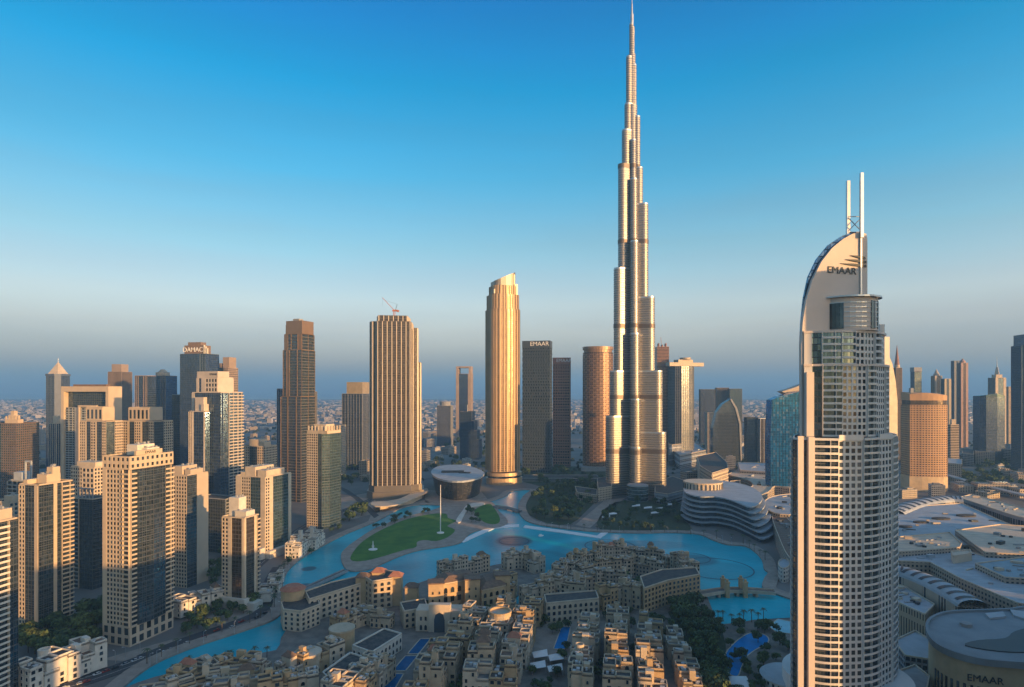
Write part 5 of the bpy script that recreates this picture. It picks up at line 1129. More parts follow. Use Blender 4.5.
def house(label, x, y, w, d, h, rz, seed, near=True, wallm=None, group=None, cat='house', fh=3.8, z0=1.3, extra=None):
    r = random.Random(seed); wallm = wallm or r.choice([M_sand, M_sand, M_sand2, M_ochre, M_sand2]); t_ = thing('old_town_house' if cat == 'house' else 'terrace_house', label, cat, (x, y, z0), rz, group)
    fx = r.uniform(.35, .62); fy = r.uniform(.4, .6); kinds = [r.choice([1, .82, .66]) for _ in range(4)]; kinds[r.randrange(4)] = 1.0; kinds[r.randrange(4)] = r.choice([1.0, 1.14])
    cells = []
    for i, (a0, a1) in enumerate(((-.5, fx - .5), (fx - .5, .5))):
        for j, (c0, c1) in enumerate(((-.5, fy - .5), (fy - .5, .5))):
            e = [r.uniform(-.5, .9) for _ in range(4)]
            cells.append((w * a0 - (e[0] if i == 0 else 0), w * a1 + (e[1] if i == 1 else 0), d * c0 - (e[2] if j == 0 else 0), d * c1 + (e[3] if j == 1 else 0), h * kinds[i * 2 + j] + r.uniform(-.3, .3), i, j))
    W, Rf, Pp = MB(), MB(), MB()
    for (xa, xb, ya, yb, hh, i, j) in cells:
        Q = [(xa, ya), (xb, ya), (xb, yb), (xa, yb)]; W.prism(Q, 0, hh, False); Rf.prism(Q, hh - 1.2, hh - .05); Pp.ring(Q, .5, hh - .02, hh + .95)
        for k in range(r.randrange(0, 3) if near else 1):
            o = link('roof_unit', UNIT, t_, (r.uniform(xa + 1.5, xb - 1.5), r.uniform(ya + 1.5, yb - 1.5), hh - .05), r.choice([0, pi / 2])); s_ = r.uniform(.7, 1.7); o.scale = (s_, s_, r.uniform(.6, 1.6))
        if near:
            nf = max(1, int(hh / fh)); ar = r.random() < .4
            for side in ('S', 'E', 'W'):
                if side == 'S' and j == 0: A, B, ang = (xa, ya), (xb, ya), 0
                elif side == 'E' and i == 1: A, B, ang = (xb, ya), (xb, yb), pi / 2
                elif side == 'W' and i == 0: A, B, ang = (xa, yb), (xa, ya), -pi / 2
                else: continue
                L = hypot(B[0] - A[0], B[1] - A[1]); n = max(1, int(L / 3.6))
                for f in range(nf):
                    ww = r.choice([1.3, 1.5, 2.2]) if f else 2.0
                    for q in range(n):
                        if r.random() < .16: continue
                        tt = (q + .5) / n; window_at(t_, A[0] + (B[0] - A[0]) * tt, A[1] + (B[1] - A[1]) * tt, f * fh + 1.0, ww, 2.3 if f else 2.6, ang, ar and f in (0, nf - 1), wallm)
    W.build('wall', wallm if near else {M_ochre: F_sandw}.get(wallm, r.choice([F_sandw, F_beige, F_sand2w])), t_); Rf.build('roof', r.choice([M_roofd, M_roofd, M_roofd, M_roofb, M_roofd, MATS['grey_roof']]), t_); Pp.build('parapet', wallm, t_)
    kind = extra or r.choice(['none', 'none', 'none', 'wind_tower', 'stair', 'stair', 'stair', 'drum', 'pitched'])
    cx0, cy0 = r.uniform(-.2, .2) * w, r.uniform(-.15, .2) * d; hm = max(c[4] for c in cells) - .1
    if kind == 'wind_tower':
        b = MB(); b.box(cx0, cy0, hm - h * .3, 3.4, 3.4, h * .3 + 4); b.ring([(cx0 - 1.9, cy0 - 1.9), (cx0 + 1.9, cy0 - 1.9), (cx0 + 1.9, cy0 + 1.9), (cx0 - 1.9, cy0 + 1.9)], .6, hm + 4, hm + 5); b.build('wind_tower', wallm, t_)
    elif kind == 'stair':
        b = MB(); b.box(cx0, cy0, hm - h * .3, w * .3, d * .26, h * .3 + 2.6); b.build('stair_house', wallm, t_)
    elif kind == 'drum':
        rr = min(w, d) * .22; b = MB(); b.cyl(cx0, cy0, hm - h * .35, rr, h * .35 + 2.5, 18); n = 18; b.ring([(cx0 + (rr + .1) * cos(2 * pi * i / n), cy0 + (rr + .1) * sin(2 * pi * i / n)) for i in range(n)], .7, hm + 2.5, hm + 3.6); b.build('round_turret', wallm, t_)
    elif kind == 'pitched':
        b = MB(); a, c = w * .3, d * .28; z = hm - .2; x_, y_ = cx0 * .4, cy0 * .4
        b.box(x_, y_, hm - h * .3, 2 * a - 1, 2 * c - 1, h * .3 + 2.2, bottom=False); z = hm + 2.2; P = [(x_ - a, y_ - c, z), (x_ + a, y_ - c, z), (x_ + a, y_ + c, z), (x_ - a, y_ + c, z)]; R1, R2 = (x_ - a * .4, y_, z + 3), (x_ + a * .4, y_, z + 3)
        q = MB(); q.face([P[0], P[1], R2, R1]); q.face([P[1], P[2], R2]); q.face([P[2], P[3], R1, R2]); q.face([P[3], P[0], R1]); b.build('upper_storey', wallm, t_); q.build('tiled_roof', r.choice([M_roofb, M_roofb, M_roofb, M_roofr]), t_)
    return t_
F_sand2w = facade('pale_windows', (0.48, 0.40, 0.31), (0.03, 0.035, 0.045), 3.8, 3.4, 0.45, 0.5)
mat('grey_roof', (0.12, 0.115, 0.11), .9, col2=(.24, .22, .20), scale=.3)
FEAT = []   # (x, y, radius) of what stands on the ground
def row(rowname, pts, n, w, d, h, seed, near=True, wallm=None, turn=0.0, cat='house', jit=2.0, group=None):
    L = [G(x, y, h * .9) for x, y in pts]; seg = [(L[i + 1] - L[i]).length for i in range(len(L) - 1)]; tot = sum(seg); r = random.Random(seed)
    for k in range(n):
        s_ = tot * (k + .5) / n if n > 1 else 0; i = 0
        while i < len(seg) - 1 and s_ > seg[i]: s_ -= seg[i]; i += 1
        p = L[i].lerp(L[i + 1], s_ / seg[i]); dv = L[i + 1] - L[i]; ang = atan2(dv.y, dv.x)
        while ang > pi / 4: ang -= pi / 2
        while ang < -pi / 4: ang += pi / 2
        lab = f'{ordinal(k)} of {n} sand-coloured {cat}s {rowname}' if wallm is not M_white else f'{ordinal(k)} of {n} white {cat}s {rowname}'
        ww, dd = w * r.uniform(.88, 1.15), d * r.uniform(.9, 1.1)
        FEAT.append((p.x, p.y, max(ww, dd) * .55))
        house(lab, p.x + r.uniform(-jit, jit), p.y + r.uniform(-jit, jit) * .4, ww, dd, h * r.uniform(.85, 1.15), ang + R(turn) + r.uniform(-.05, .05), seed * 100 + k, near, wallm, group or ('houses ' + rowname), cat)

row('in the bright terrace by the road, bottom left', [(24, 672), (60, 658), (100, 645)], 4, 18, 14, 15, 1, True, M_white, cat='terrace')
row('in the low terrace under the plain beige tower', [(176, 605), (196, 598), (222, 592)], 3, 17, 12, 11, 2, True, M_white, cat='terrace')
row('between the twin-slab tower and the lake bend', [(292, 548), (303, 541), (318, 532)], 4, 17, 14, 15, 3, True, M_white, cat='terrace')
row('stepping down to the lake left of the twin-slab tower', [(262, 598), (270, 585), (280, 573)], 3, 13, 10, 8, 4, True, M_white, cat='terrace')
# old town
row('along the water left of the palace hotel', [(172, 682), (196, 668), (226, 658), (262, 661)], 7, 15.0, 10.7, 14, 10)
row('behind the bottom edge at far left', [(140, 695), (175, 690), (210, 680), (250, 675)], 7, 14.1, 10.7, 13, 11)
row('on the bottom edge left of centre', [(185, 697), (230, 692), (275, 684), (315, 676)], 7, 14.1, 10.7, 14, 12)
row('between waterfront and white hall', [(282, 668), (305, 656), (335, 645)], 4, 14.1, 10.7, 13, 13)
row('running diagonally beside the long blue canal pool', [(330, 690), (352, 672), (378, 655)], 4, 15.0, 11.5, 15, 14, True, M_sand2)
row('right of the gate building going down', [(478, 608), (462, 628), (447, 650), (432, 676)], 7, 15.0, 13.9, 17, 15)
row('two alleys right of the gate building', [(508, 602), (497, 622), (486, 645), (478, 675)], 7, 14.1, 13.9, 17, 16)
row('left of the courtyard pool', [(532, 602), (524, 622), (516, 644), (505, 678)], 7, 13.2, 13.9, 16, 17)
row('right of the courtyard pool', [(592, 618), (587, 634), (583, 652), (579, 680)], 7, 13.2, 13.9, 17, 18)
row('in the long central row on the island', [(618, 610), (617, 628), (616, 650), (618, 684)], 7, 15.0, 13.9, 19, 19)
row('two alleys right of the central row', [(650, 618), (648, 634), (650, 655), (655, 686)], 7, 14.1, 13.9, 17, 20)
row('in the last row before the tree park', [(673, 628), (679, 650), (690, 684)], 5, 11.4, 13.1, 12, 21)
row('across the middle of the island', [(528, 590), (555, 583), (580, 586)], 5, 13.2, 10.7, 17, 22)
row('across the middle right of the island', [(600, 590), (620, 586), (640, 590)], 4, 13.2, 10.7, 18, 23)
row('round the lake-side rim of the island, left part', [(556, 575), (566, 564), (580, 556), (596, 551)], 7, 13.2, 11.5, 18, 24, False)
row('round the lake-side rim of the island, top part', [(600, 550), (630, 549), (662, 553)], 8, 12.3, 10.7, 18, 25, False)
row('round the lake-side rim of the island, right part', [(668, 555), (682, 561), (694, 569)], 4, 13.2, 10.7, 18, 26, False)
row('inside the rim behind the island courtyards', [(578, 568), (606, 563), (634, 562), (660, 566)], 8, 13.2, 7.4, 15, 27, False)
row('in the inner ring of the island', [(572, 578), (600, 574), (632, 576)], 7, 12.3, 9.0, 16, 28, False)
row('on the small peninsula right of the palace', [(505, 557), (522, 554), (540, 560)], 5, 13.2, 10.7, 15, 29)
row('behind the palace facing the lake', [(444, 566), (464, 562), (484, 559)], 5, 14.1, 10.7, 14, 30, False)
row('between the palace towers and the inlet', [(492, 572), (510, 578), (506, 592)], 4, 13.2, 11.5, 15, 31)

row('between palace hotel and white hall', [(335, 622), (362, 612), (388, 616)], 5, 13, 11, 10, 33)
row('beside the bottom end of the canal pool', [(352, 690), (368, 676), (384, 662)], 4, 12, 10, 11, 34)
row('in the narrow alley right of the canal pool', [(440, 640), (428, 664), (416, 692)], 4, 12, 13, 12, 35)
def arcade_block(name, lb, px, z, wall, nfl, bay, roof=M_roofd, cat='building', arch_top=True, tiled=False):
    t_, Q = lowblock(name, lb, cat, px, z, wall, roof, z0=1.3)
    cnt = 0
    for i in range(len(Q)):
        p, q = Vector(Q[i]), Vector(Q[(i + 1) % len(Q)]); dd = q - p; L = dd.length; dd.normalize(); o = Vector((dd.y, -dd.x))
        if o.y > .45 or L < 4: continue
        n = max(1, int(L / bay)); ang = atan2(dd.y, dd.x)
        for f in range(nfl):
            for k in range(n):
                if cnt > 98: break
                c = p + dd * (L * (k + .5) / n); window_at(t_, c.x, c.y, 2.2 + f * (z - 3) / nfl, bay * .55, (z - 3) / nfl * .62, ang, (f == 0) or (arch_top and f == nfl - 1), wall); cnt += 1
    if tiled:
        b = MB(); cx = sum(p[0] for p in Q) / len(Q); cyy = sum(p[1] for p in Q) / len(Q); n = len(Q)
        E = [(cx + (x - cx) * 1.04, cyy + (y - cyy) * 1.04) for x, y in Q]; I = [(cx + (x - cx) * .55, cyy + (y - cyy) * .55) for x, y in Q]
        for i in range(n): j = (i + 1) % n; b.face([(*E[i], z + .3), (*E[j], z + .3), (*I[j], z + 4), (*I[i], z + 4)])
        b.face([(*p, z + 4) for p in I]); b.build('tiled_roof', tiled, t_)
    for (x, y) in Q: pass
    FEAT.append((t_.location.x, t_.location.y, max(hypot(*p) for p in Q) * .8))
    return t_, Q
# palace hotel
arcade_block('palace_wing', 'lakeside end block of the palace hotel with a rounded lit corner turret', [(281, 602), (290, 595), (318, 598), (320, 604), (301, 611), (283, 609)], 17, M_sand2, 4, 4)
c = G(293, 588, 24); t_ = thing('round_turret_house', 'orange-lit round pavilion with red cap on the palace hotel corner', 'pavilion', (c.x, c.y, 1.3)); b = MB(); b.cyl(0, 0, 0, 9, 22.5, 20); b.build('wall', M_ochre, t_); b = MB(); b.cyl(0, 0, 22.5, 10, 2.5, 20, r2=6); b.build('tiled_roof', M_roofr, t_)
arcade_block('palace_wing', 'long palace hotel wing with arched loggias and dark flat roof', [(305, 591), (330, 582), (366, 574), (371, 580), (338, 590), (309, 599)], 20, M_sand2, 4, 5)
arcade_block('palace_wing', 'square palace hotel block with balconies and red-tiled corner', [(362, 575), (376, 569), (396, 571), (392, 578), (372, 581)], 25, M_sand, 5, 5)
for i, (x, y, z) in enumerate([(379, 568, 29), (396, 572, 28), (363, 573, 27), (412, 583, 22)]):
    c = G(x, y, z); t_ = thing('tiled_turret', ['tallest red-roofed square turret on the palace hotel', 'right-hand tiled turret of the palace hotel block', 'left-hand tiled turret of the palace hotel block', 'low tiled turret between hotel block and gate building'][i], 'turret', (c.x, c.y, 1.3))
    b = MB(); b.box(0, 0, 0, 10, 9, z - 4); b.build('wall', M_ochre, t_); b = MB(); b.face([(-6, -5.5, z - 3.9), (6, -5.5, z - 3.9), (2, 0, z - .5), (-2, 0, z - .5)]); b.face([(6, -5.5, z - 3.9), (6, 5.5, z - 3.9), (2, 0, z - .5)]); b.face([(6, 5.5, z - 3.9), (-6, 5.5, z - 3.9), (-2, 0, z - .5), (2, 0, z - .5)]); b.face([(-6, 5.5, z - 3.9), (-6, -5.5, z - 3.9), (-2, 0, z - .5)]); b.build('tiled_roof', [M_roofr, M_roofr, M_roofb, M_roofb][i], t_)
arcade_block('palace_hall', 'central palace hall with three dark arches and brown pitched roof', [(436, 577), (470, 571), (476, 578), (442, 584)], 25, M_ochre, 3, 6, tiled=M_roofb)
for i, (x, y) in enumerate([(436, 580), (472, 576), (502, 572)]):
    c = G(x, y, 29); t_ = thing('palace_tower', ['left', 'middle', 'right'][i] + ' ochre square tower of the central palace hall', 'tower', (c.x, c.y, 1.3), .15)
    b = MB(); b.box(0, 0, 0, 12, 11, 26); b.build('wall', M_ochre, t_); b = MB(); b.prism([(-6.6, -6.1), (6.6, -6.1), (6.6, 6.1), (-6.6, 6.1)], 26.05, 27); b.build('roof', M_roofb, t_)
    for f in range(3):
        for k in (-1, 1): window_at(t_, k * 2.6, -5.5, 6 + f * 6, 1.3, 2.4, 0, True, M_ochre)
arcade_block('palace_wing', 'ochre palace wing between the middle and right palace towers', [(476, 578), (500, 573), (506, 585), (482, 590)], 21, M_ochre, 3, 5, tiled=M_roofb)
arcade_block('gate_wing', 'low sand wing left of the big arch', [(400, 602), (425, 598), (428, 607), (404, 611)], 15, M_sand, 3, 4)
# gate
c = G(440, 606, 20); t_ = thing('gate_building', 'sand gate building with one very large pointed arch facing the canal pool', 'gate', (c.x, c.y, 1.3), -.05)
b = MB(); b.box(0, 6, 0, 36, 14, 15.5); b.box(0, 0, 0, 16, 5, 20.5); b.build('wall', M_sand2, t_); window_at(t_, 0, -2.52, 0, 8, 15, 0, True, M_sand2)
for k in (-14, -10.5, 10.5, 14): window_at(t_, k, -1.02, 1, 2, 4, 0, True, M_sand2); window_at(t_, k, -1.02, 8, 1.6, 3, 0, False, M_sand2)
FEAT.append((c.x, c.y, 18))
arcade_block('arcaded_house', 'long cream building with an arcade of dark arches behind the courtyard pool', [(544, 594), (596, 590), (599, 598), (546, 603)], 17, M_sand2, 3, 4.2)
arcade_block('apartment_block', 'big ochre block with four rows of square windows at the right end of the island', [(640, 576), (662, 569), (696, 567), (700, 574), (668, 580), (644, 588)], 22, M_ochre, 5, 4.2, arch_top=False)
arcade_block('white_hall', 'white crenellated hall with flat dark roof beside the canal pool', [(352, 645), (384, 628), (402, 633), (372, 652)], 13, M_white, 2, 3.8)
arcade_block('white_hall', 'lower white arched hall running on towards the bottom edge beside the canal pool', [(322, 672), (350, 652), (366, 657), (336, 684)], 13, M_white, 3, 3.8)
c = G(342, 628, 15); t_ = thing('round_tower', 'lit round sand tower with flat top between palace hotel and white hall', 'tower', (c.x, c.y, 1.3)); b = MB(); b.cyl(0, 0, 0, 8.5, 13, 22); b.build('wall', M_ochre, t_); b = MB(); b.cyl(0, 0, 13.02, 9, 1.2, 22); b.build('parapet', M_sand, t_)
c = G(308, 652, 14); t_ = thing('round_tower', 'squat round sand tower among the houses near the palace hotel', 'tower', (c.x, c.y, 1.3)); b = MB(); b.cyl(0, 0, 0, 8, 12, 22); b.build('wall', M_sand, t_); b = MB(); b.cyl(0, 0, 12.02, 8.5, 1.2, 22); b.build('parapet', M_sand2, t_)
c = G(500, 612, 21); t_ = thing('round_tower', 'round tiered tower with a dished roof at the centre of the old town', 'tower', (c.x, c.y, 1.3)); b = MB(); b.cyl(0, 0, 0, 10, 14, 24); b.cyl(0, 0, 14.02, 8, 5.5, 24); b.build('wall', M_sand, t_); b = MB(); n = 24; b.ring([(8.3 * cos(2 * pi * i / n), 8.3 * sin(2 * pi * i / n)) for i in range(n)], 1.2, 19.5, 21); b.build('parapet', M_ochre, t_)
for a in range(8): window_at(t_, 10 * cos(R(190 + a * 22)), 10 * sin(R(190 + a * 22)), 8, 1.6, 3, R(280 + a * 22), True, M_sand)

# pools
def pool(lb, px, z=1.4, m=None, sm=0):
    q = gp(smooth(px, sm) if sm else px, z); cx = sum(p[0] for p in q) / len(q); cyy = sum(p[1] for p in q) / len(q); q = [(p[0] - cx, p[1] - cyy) for p in q]; n = len(q)
    if sum(q[i][0] * q[(i + 1) % n][1] - q[(i + 1) % n][0] * q[i][1] for i in range(n)) < 0: q = q[::-1]
    t_ = thing('swimming_pool', lb, 'pool', (cx, cyy, z)); b = MB(); b.face([(x, y, .12) for x, y in q]); b.build('water', m or M_pool, t_); b = MB(); b.ring([(x * 1.03, y * 1.03) for x, y in q], .7, .01, .3); b.build('coping', M_sand2, t_)
    FEAT.append((cx, cyy, 8)); return t_
def deck(px, m=None, z=1.4): b = MB(); b.face([(x, y, z + .05) for x, y in gp(px, z)][::-1]); struct('paving', b, m or M_pave)
deck([(540, 618), (578, 618), (572, 660), (528, 660)]); deck([(396, 636), (452, 630), (425, 700), (360, 700)], M_paved)
pool('bright blue rectangular courtyard pool in the middle of the old town', [(561, 627), (571, 627), (566, 649), (553, 649)])
M_canal = mat('canal_water', (0.0, 0.10, 0.24), 0.4, var=.2, scale=.2, spec=.08)
for lb_, px_ in (('upper basin of the stepped dark blue canal pool facing the big arch', [(420, 639), (431, 639), (419, 654), (407, 654)]), ('middle basin of the stepped dark blue canal pool', [(405, 656), (418, 656), (406, 671), (392, 671)]), ('lowest basin of the stepped dark blue canal pool at the bottom edge', [(389, 674), (404, 674), (390, 698), (372, 698)])): pool(lb_, px_, m=M_canal)
pool('kidney-shaped deep blue pool at the lower right near the lettered tower', [(738, 640), (752, 633), (766, 636), (768, 643), (756, 650), (746, 658), (742, 668), (738, 676), (728, 672), (725, 655)], sm=3)
deck([(716, 640), (745, 624), (800, 624), (800, 700), (716, 700)], M_paved)
pool('pale turquoise terrace pool by the lower lake right of the bridge', [(768, 626), (778, 619), (792, 622), (792, 634), (776, 632)], m=mat('pale_pool', (.25, .50, .58), .3))
c = G(788, 672, 10); t_ = thing('domed_hall', 'round grey-blue shallow domed hall beside the kidney-shaped pool', 'hall', (c.x, c.y, 0)); b = MB(); b.cyl(0, 0, 0, 15, 8, 30); b.build('wall', F_white, t_); b = MB(); b.cyl(0, 0, 8.02, 16, 1.5, 30, r2=14); b.cyl(0, 0, 9.5, 14, 1.6, 30, r2=5); b.build('roof', M_lgrey, t_)
def canopy(lb, px, z, hp):
    q = [G(x, y, z) for x, y in px]; c = sum(q, Vector()) / len(q); t_ = thing('shade_sail', lb, 'canopy', (c.x, c.y, 1.4)); b = MB()
    P = [(v.x - c.x, v.y - c.y, z - 1.4) for v in q]
    for i in range(len(P)): b.face([P[i], P[(i + 1) % len(P)], (0, 0, z - 1.4 + hp)]); b.face([P[(i + 1) % len(P)], P[i], (0, 0, z - 1.45 + hp)])
    b.build('canvas', M_canvas, t_)
    for p in P: b = MB(); b.beam((p[0], p[1], 0), p, .15); b.build('post', M_metal, t_)
canopy('white peaked shade sail at the foot of the kidney-shaped pool', [(728, 676), (746, 676), (756, 690), (734, 692)], 5, 3)
for i, (x, y) in enumerate([(540, 652), (556, 655), (538, 663), (555, 666)]): canopy(['back left', 'back right', 'front left', 'front right'][i] + ' of four beige shade sails south of the courtyard pool', [(x - 8, y), (x + 7, y - 3), (x + 8, y + 4), (x - 6, y + 6)], 5, 1.5)

# bridges
def bridge(lb, line, w, z, m=M_sand2, towers=None, rail=True):
    L = gp(smooth(line, 4, False), z); o = thing('bridge', lb, 'bridge', (L[0][0], L[0][1], 0)); L = [(p[0] - L[0][0], p[1] - L[0][1]) for p in L]
    b = MB(); ribbon(b, L, w, z - 1, z); b.build('deck', M_paved, o)
    b = MB(); ribbon(b, L, .5, z - 1.5, z + 1.1, w / .5 * 1.0); b.build('railing', m, o); b = MB(); ribbon(b, L, .5, z - 1.5, z + 1.1, -w / .5 * 1.0); b.build('railing', m, o)
    for k in range(1, 4): p = L[len(L) * k // 4]; b = MB(); b.box(p[0], p[1], 0, 2.2, w * .8, z - 1.1); b.build('pier', m, o)
    return o, L
o, L = bridge('footbridge with two pairs of small gate towers at the right end of the lake', [(698, 594), (725, 590), (748, 590), (775, 592)], 9, 5)
for px_ in (725, 743):
    for s_ in (-1, 1):
        c = G(px_, 590, 5); b = MB(); x_, y_ = c.x - o.location.x, c.y - o.location.y + s_ * 5.2; b.box(x_, y_, 0, 3.4, 3.0, 13); b.box(x_, y_, 13.02, 4.2, 3.8, .9); b.box(x_, y_, 13.9, 1.8, 1.8, 2.2); b.build('gate_tower', M_ochre, o)
bridge('long low curved footbridge between the left bank and the park island', [(285, 601), (300, 591), (322, 581), (346, 570)], 5, 3, M_grey)
bridge('short dark footbridge over the narrow channel below the gold skyscraper', [(494, 506), (506, 507.5), (520, 511)], 6, 3.4, M_grey)

# small boat
c = G(541, 536, .3); t_ = thing('motor_boat', 'tiny white boat on the lake below the long white walkway', 'boat', (c.x, c.y, .32), .4)
b = MB(); b.prism([(-3.4, -1.1), (1.5, -1.2), (3.6, 0), (1.5, 1.2), (-3.4, 1.1)], 0, 1.1); b.build('hull', M_whitep, t_); b = MB(); b.box(-.8, 0, 1.12, 3, 1.8, 1.2); b.build('cabin', M_whitep, t_)
# low fountain rings just above the water
def fring(lb, x, y, rx):
    c = G(x, y, .3); b = MB(); n = 48
    for i in range(n):
        a, q = 2 * pi * i / n, 2 * pi * (i + 1) / n; b.prism([(rx * cos(a), rx * sin(a)), (rx * cos(q), rx * sin(q)), ((rx + 1.3) * cos(q), (rx + 1.3) * sin(q)), ((rx + 1.3) * cos(a), (rx + 1.3) * sin(a))], 0, .12)
    o = b.build('fountain_ring', mat('fountain_pipe', (.02, .09, .13), .6)); o.location = (c.x, c.y, .33); o['label'] = lb; o['category'] = 'fountain'; o['group'] = 'dark fountain rings in the lake'
fring('widest dark fountain ring in the right part of the lake', 715, 568, 36); fring('smaller dark fountain ring in the lake above the island rim', 690, 558, 20); fring('dark fountain ring left in the lake, below the bent walkway', 514, 541, 17); fring('dark fountain ring at the centre of the lake', 610, 546, 28)
# terrace tents by the tallest tower
for i, (x, y) in enumerate([(636, 505), (648, 507), (660, 508), (668, 504), (655, 512), (606, 516), (613, 513)]): canopy(ordinal(i) + ' from left of the small white terrace canopies below the tallest skyscraper' if i < 5 else ['left', 'right'][i - 5] + ' small white canopy in the park left of the terrace', [(x - 4, y), (x + 4, y - 1), (x + 4, y + 1), (x - 4, y + 1.6)], 5, 1.5)
deck([(575, 525), (605, 500), (625, 498), (612, 508), (590, 528)], M_pave, .3)

# cars
def car_protos():
    out = []
    for nm, col in (('white', (.6, .6, .6)), ('black', (.03, .03, .035)), ('silver', (.35, .36, .38)), ('red', (.3, .03, .02))):
        b = MB(); b.prism([(-2.2, -.9), (2.1, -.9), (2.3, -.5), (2.3, .5), (2.1, .9), (-2.2, .9)], .35, .95, True, True); c_ = MB(); c_.prism([(-1.7, -.8), (1.0, -.8), (1.0, .8), (-1.7, .8)], .96, 1.0); 
        c_.v, c_.f, c_.mi, c_.uv, c_.sm = [], [], [], [], []
        A = [(-1.9, -.82, .95), (1.2, -.82, .95), (1.2, .82, .95), (-1.9, .82, .95)]; T = [(-1.4, -.68, 1.45), (.4, -.68, 1.45), (.4, .68, 1.45), (-1.4, .68, 1.45)]
        for i in range(4): c_.face([A[i], A[(i + 1) % 4], T[(i + 1) % 4], T[i]])
        r_ = MB(); r_.face(T); w_ = MB()
        body = b.mesh('body', mat('car_paint_' + nm, col, .3, .2, var=.03)); cab = c_.mesh('windows', M_win); roof = r_.mesh('roof', MATS['car_paint_' + nm]); w_.cyl(0, 0, 0, .33, .2, 10); wheel = w_.mesh('wheel', M_dark)
        out.append((nm, body, cab, roof, wheel))
    return out
CARS = car_protos()
def cars(where, line, n, z, seed, off=3):
    L = [G(x, y, z) for x, y in smooth(line, 4, False)]; seg = [(L[i + 1] - L[i]).length for i in range(len(L) - 1)]; tot = sum(seg); r = random.Random(seed)
    for k in range(n):
        s_ = tot * (k + r.uniform(.2, .8)) / n; i = 0
        while i < len(seg) - 1 and s_ > seg[i]: s_ -= seg[i]; i += 1
        dv = (L[i + 1] - L[i]).normalized(); sd_ = r.choice([-1, 1]); p = L[i] + dv * s_ + Vector((-dv.y, dv.x, 0)) * off * sd_; nm, body, cab, roof, wheel = r.choice(CARS)
        o = thing('car', f'{nm} car driving on the {where}', 'car', (p.x, p.y, z), atan2(dv.y, dv.x) + (pi if sd_ > 0 else 0), 'cars on the ' + where); link('body', body, o); link('windows', cab, o); link('roof', roof, o)
        for wx in (-1.35, 1.4):
            for wy in (-.8, .95): q = link('wheel', wheel, o, (wx, wy, .34)); q.rotation_euler = (R(90), 0, 0)
cars('boulevard at bottom left', [(0, 704), (60, 688), (105, 674), (148, 658)], 14, .46, 1); cars('lakeside road', [(150, 657), (190, 641), (247, 621), (268, 610)], 9, .36, 2, 2); cars('highway behind the mall roofs', [(935, 474), (980, 486), (1060, 500)], 16, .25, 3, 4)
lm = MB(); lm.cyl(0, 0, 0, .14, 8, 6, r2=.09); lm.beam((0, 0, 8), (1.6, 0, 8.4), .08); LPOLE = lm.mesh('pole', M_metal); lh = MB(); lh.box(1.7, 0, 8.3, 1.0, .4, .18); LHEAD = lh.mesh('lamp_head', M_whitep)
for where, line, n, z in (('boulevard at bottom left', [(0, 697), (60, 681), (105, 667), (140, 654)], 10, .46), ('left lakeside promenade', [(150, 666), (190, 648), (247, 629), (277, 616), (285, 600), (285, 588), (289, 573), (306, 558)], 16, 1.6), ('far lake shore promenade', [(540, 528), (603, 533), (668, 534), (713, 541), (745, 547)], 12, 1.6)):
    L = [G(x, y, z) for x, y in smooth(line, 4, False)]
    for k in range(n): p = L[int(k * (len(L) - 1) / (n - 1))]; o = thing('street_lamp', 'slim street lamp on the ' + where, 'street lamp', tuple(p), k * .4, 'street lamps on the ' + where); link('pole', LPOLE, o); link('lamp_head', LHEAD, o)
# ================================================================== trees
def leafy(n, rad, hgt, seed, z0, m, flat=.75):
    r = random.Random(seed); b = MB(); lobes = [(r.uniform(-.5, .5) * rad, r.uniform(-.5, .5) * rad, z0 + hgt * r.uniform(.3, .8), rad * r.uniform(.4, .62)) for _ in range(8)]
    for _ in range(n):
        lx, ly, lz, lr = r.choice(lobes); u = Vector((r.gauss(0, 1), r.gauss(0, 1), r.gauss(0, 1))).normalized() * lr * r.uniform(.55, 1.05); c = Vector((lx, ly, lz)) + Vector((u.x, u.y, u.z * flat)); s = r.uniform(.35, .8) * rad / 3.6
        nn = (u.normalized() + Vector((r.uniform(-.6, .6), r.uniform(-.6, .6), r.uniform(-.2, .8)))).normalized(); e = nn.orthogonal().normalized(); f = nn.cross(e); a = r.uniform(0, 6)
        e, f = e * cos(a) + f * sin(a), f * cos(a) - e * sin(a); b.face([c - e * s, c - f * s * .7, c + e * s, c + f * s * .7 + nn * s * .3])
    return b.mesh('crown', m)
def trunk_mesh(h, r0):
    b = MB(); b.cyl(0, 0, 0, r0, h, 7, r2=r0 * .55)
    for a in (0.3, 2.4, 4.4): b.beam((0, 0, h * .8), (cos(a) * h * .4, sin(a) * h * .4, h * 1.35), r0 * .4, 5)
    return b.mesh('trunk', M_bark)
def palm_crown(h, seed):
    r = random.Random(seed); b = MB()
    for k in range(17):
        a = 2 * pi * k / 17 + r.uniform(-.1, .1); L = r.uniform(2.6, 3.3); up = r.uniform(.2, 1.2); dx, dy = cos(a), sin(a); prev = Vector((0, 0, h)); px_, py_ = -dy, dx
        for i in range(1, 5):
            t_ = i / 4; c = Vector((dx * L * t_, dy * L * t_, h + up * t_ * 2 - 2.6 * t_ * t_)); w0, w1 = .42 * (1 - (t_ - .25) * .9), .42 * (1 - t_ * .9)
            b.face([prev + Vector((px_ * w0, py_ * w0, -.15)), c + Vector((px_ * w1, py_ * w1, -.15)), c, prev]); b.face([prev, c, c - Vector((px_ * w1, py_ * w1, .15)), prev - Vector((px_ * w0, py_ * w0, .15))]); prev = c
    return b.mesh('crown', M_palm)
PROT = []
for k in range(5):
    m = M_leaf if k % 2 else M_leaf2; PROT.append((leafy(420, 3.6 + .3 * k, 4.5, 50 + k, 2.4, m), trunk_mesh(3.0, .28)))
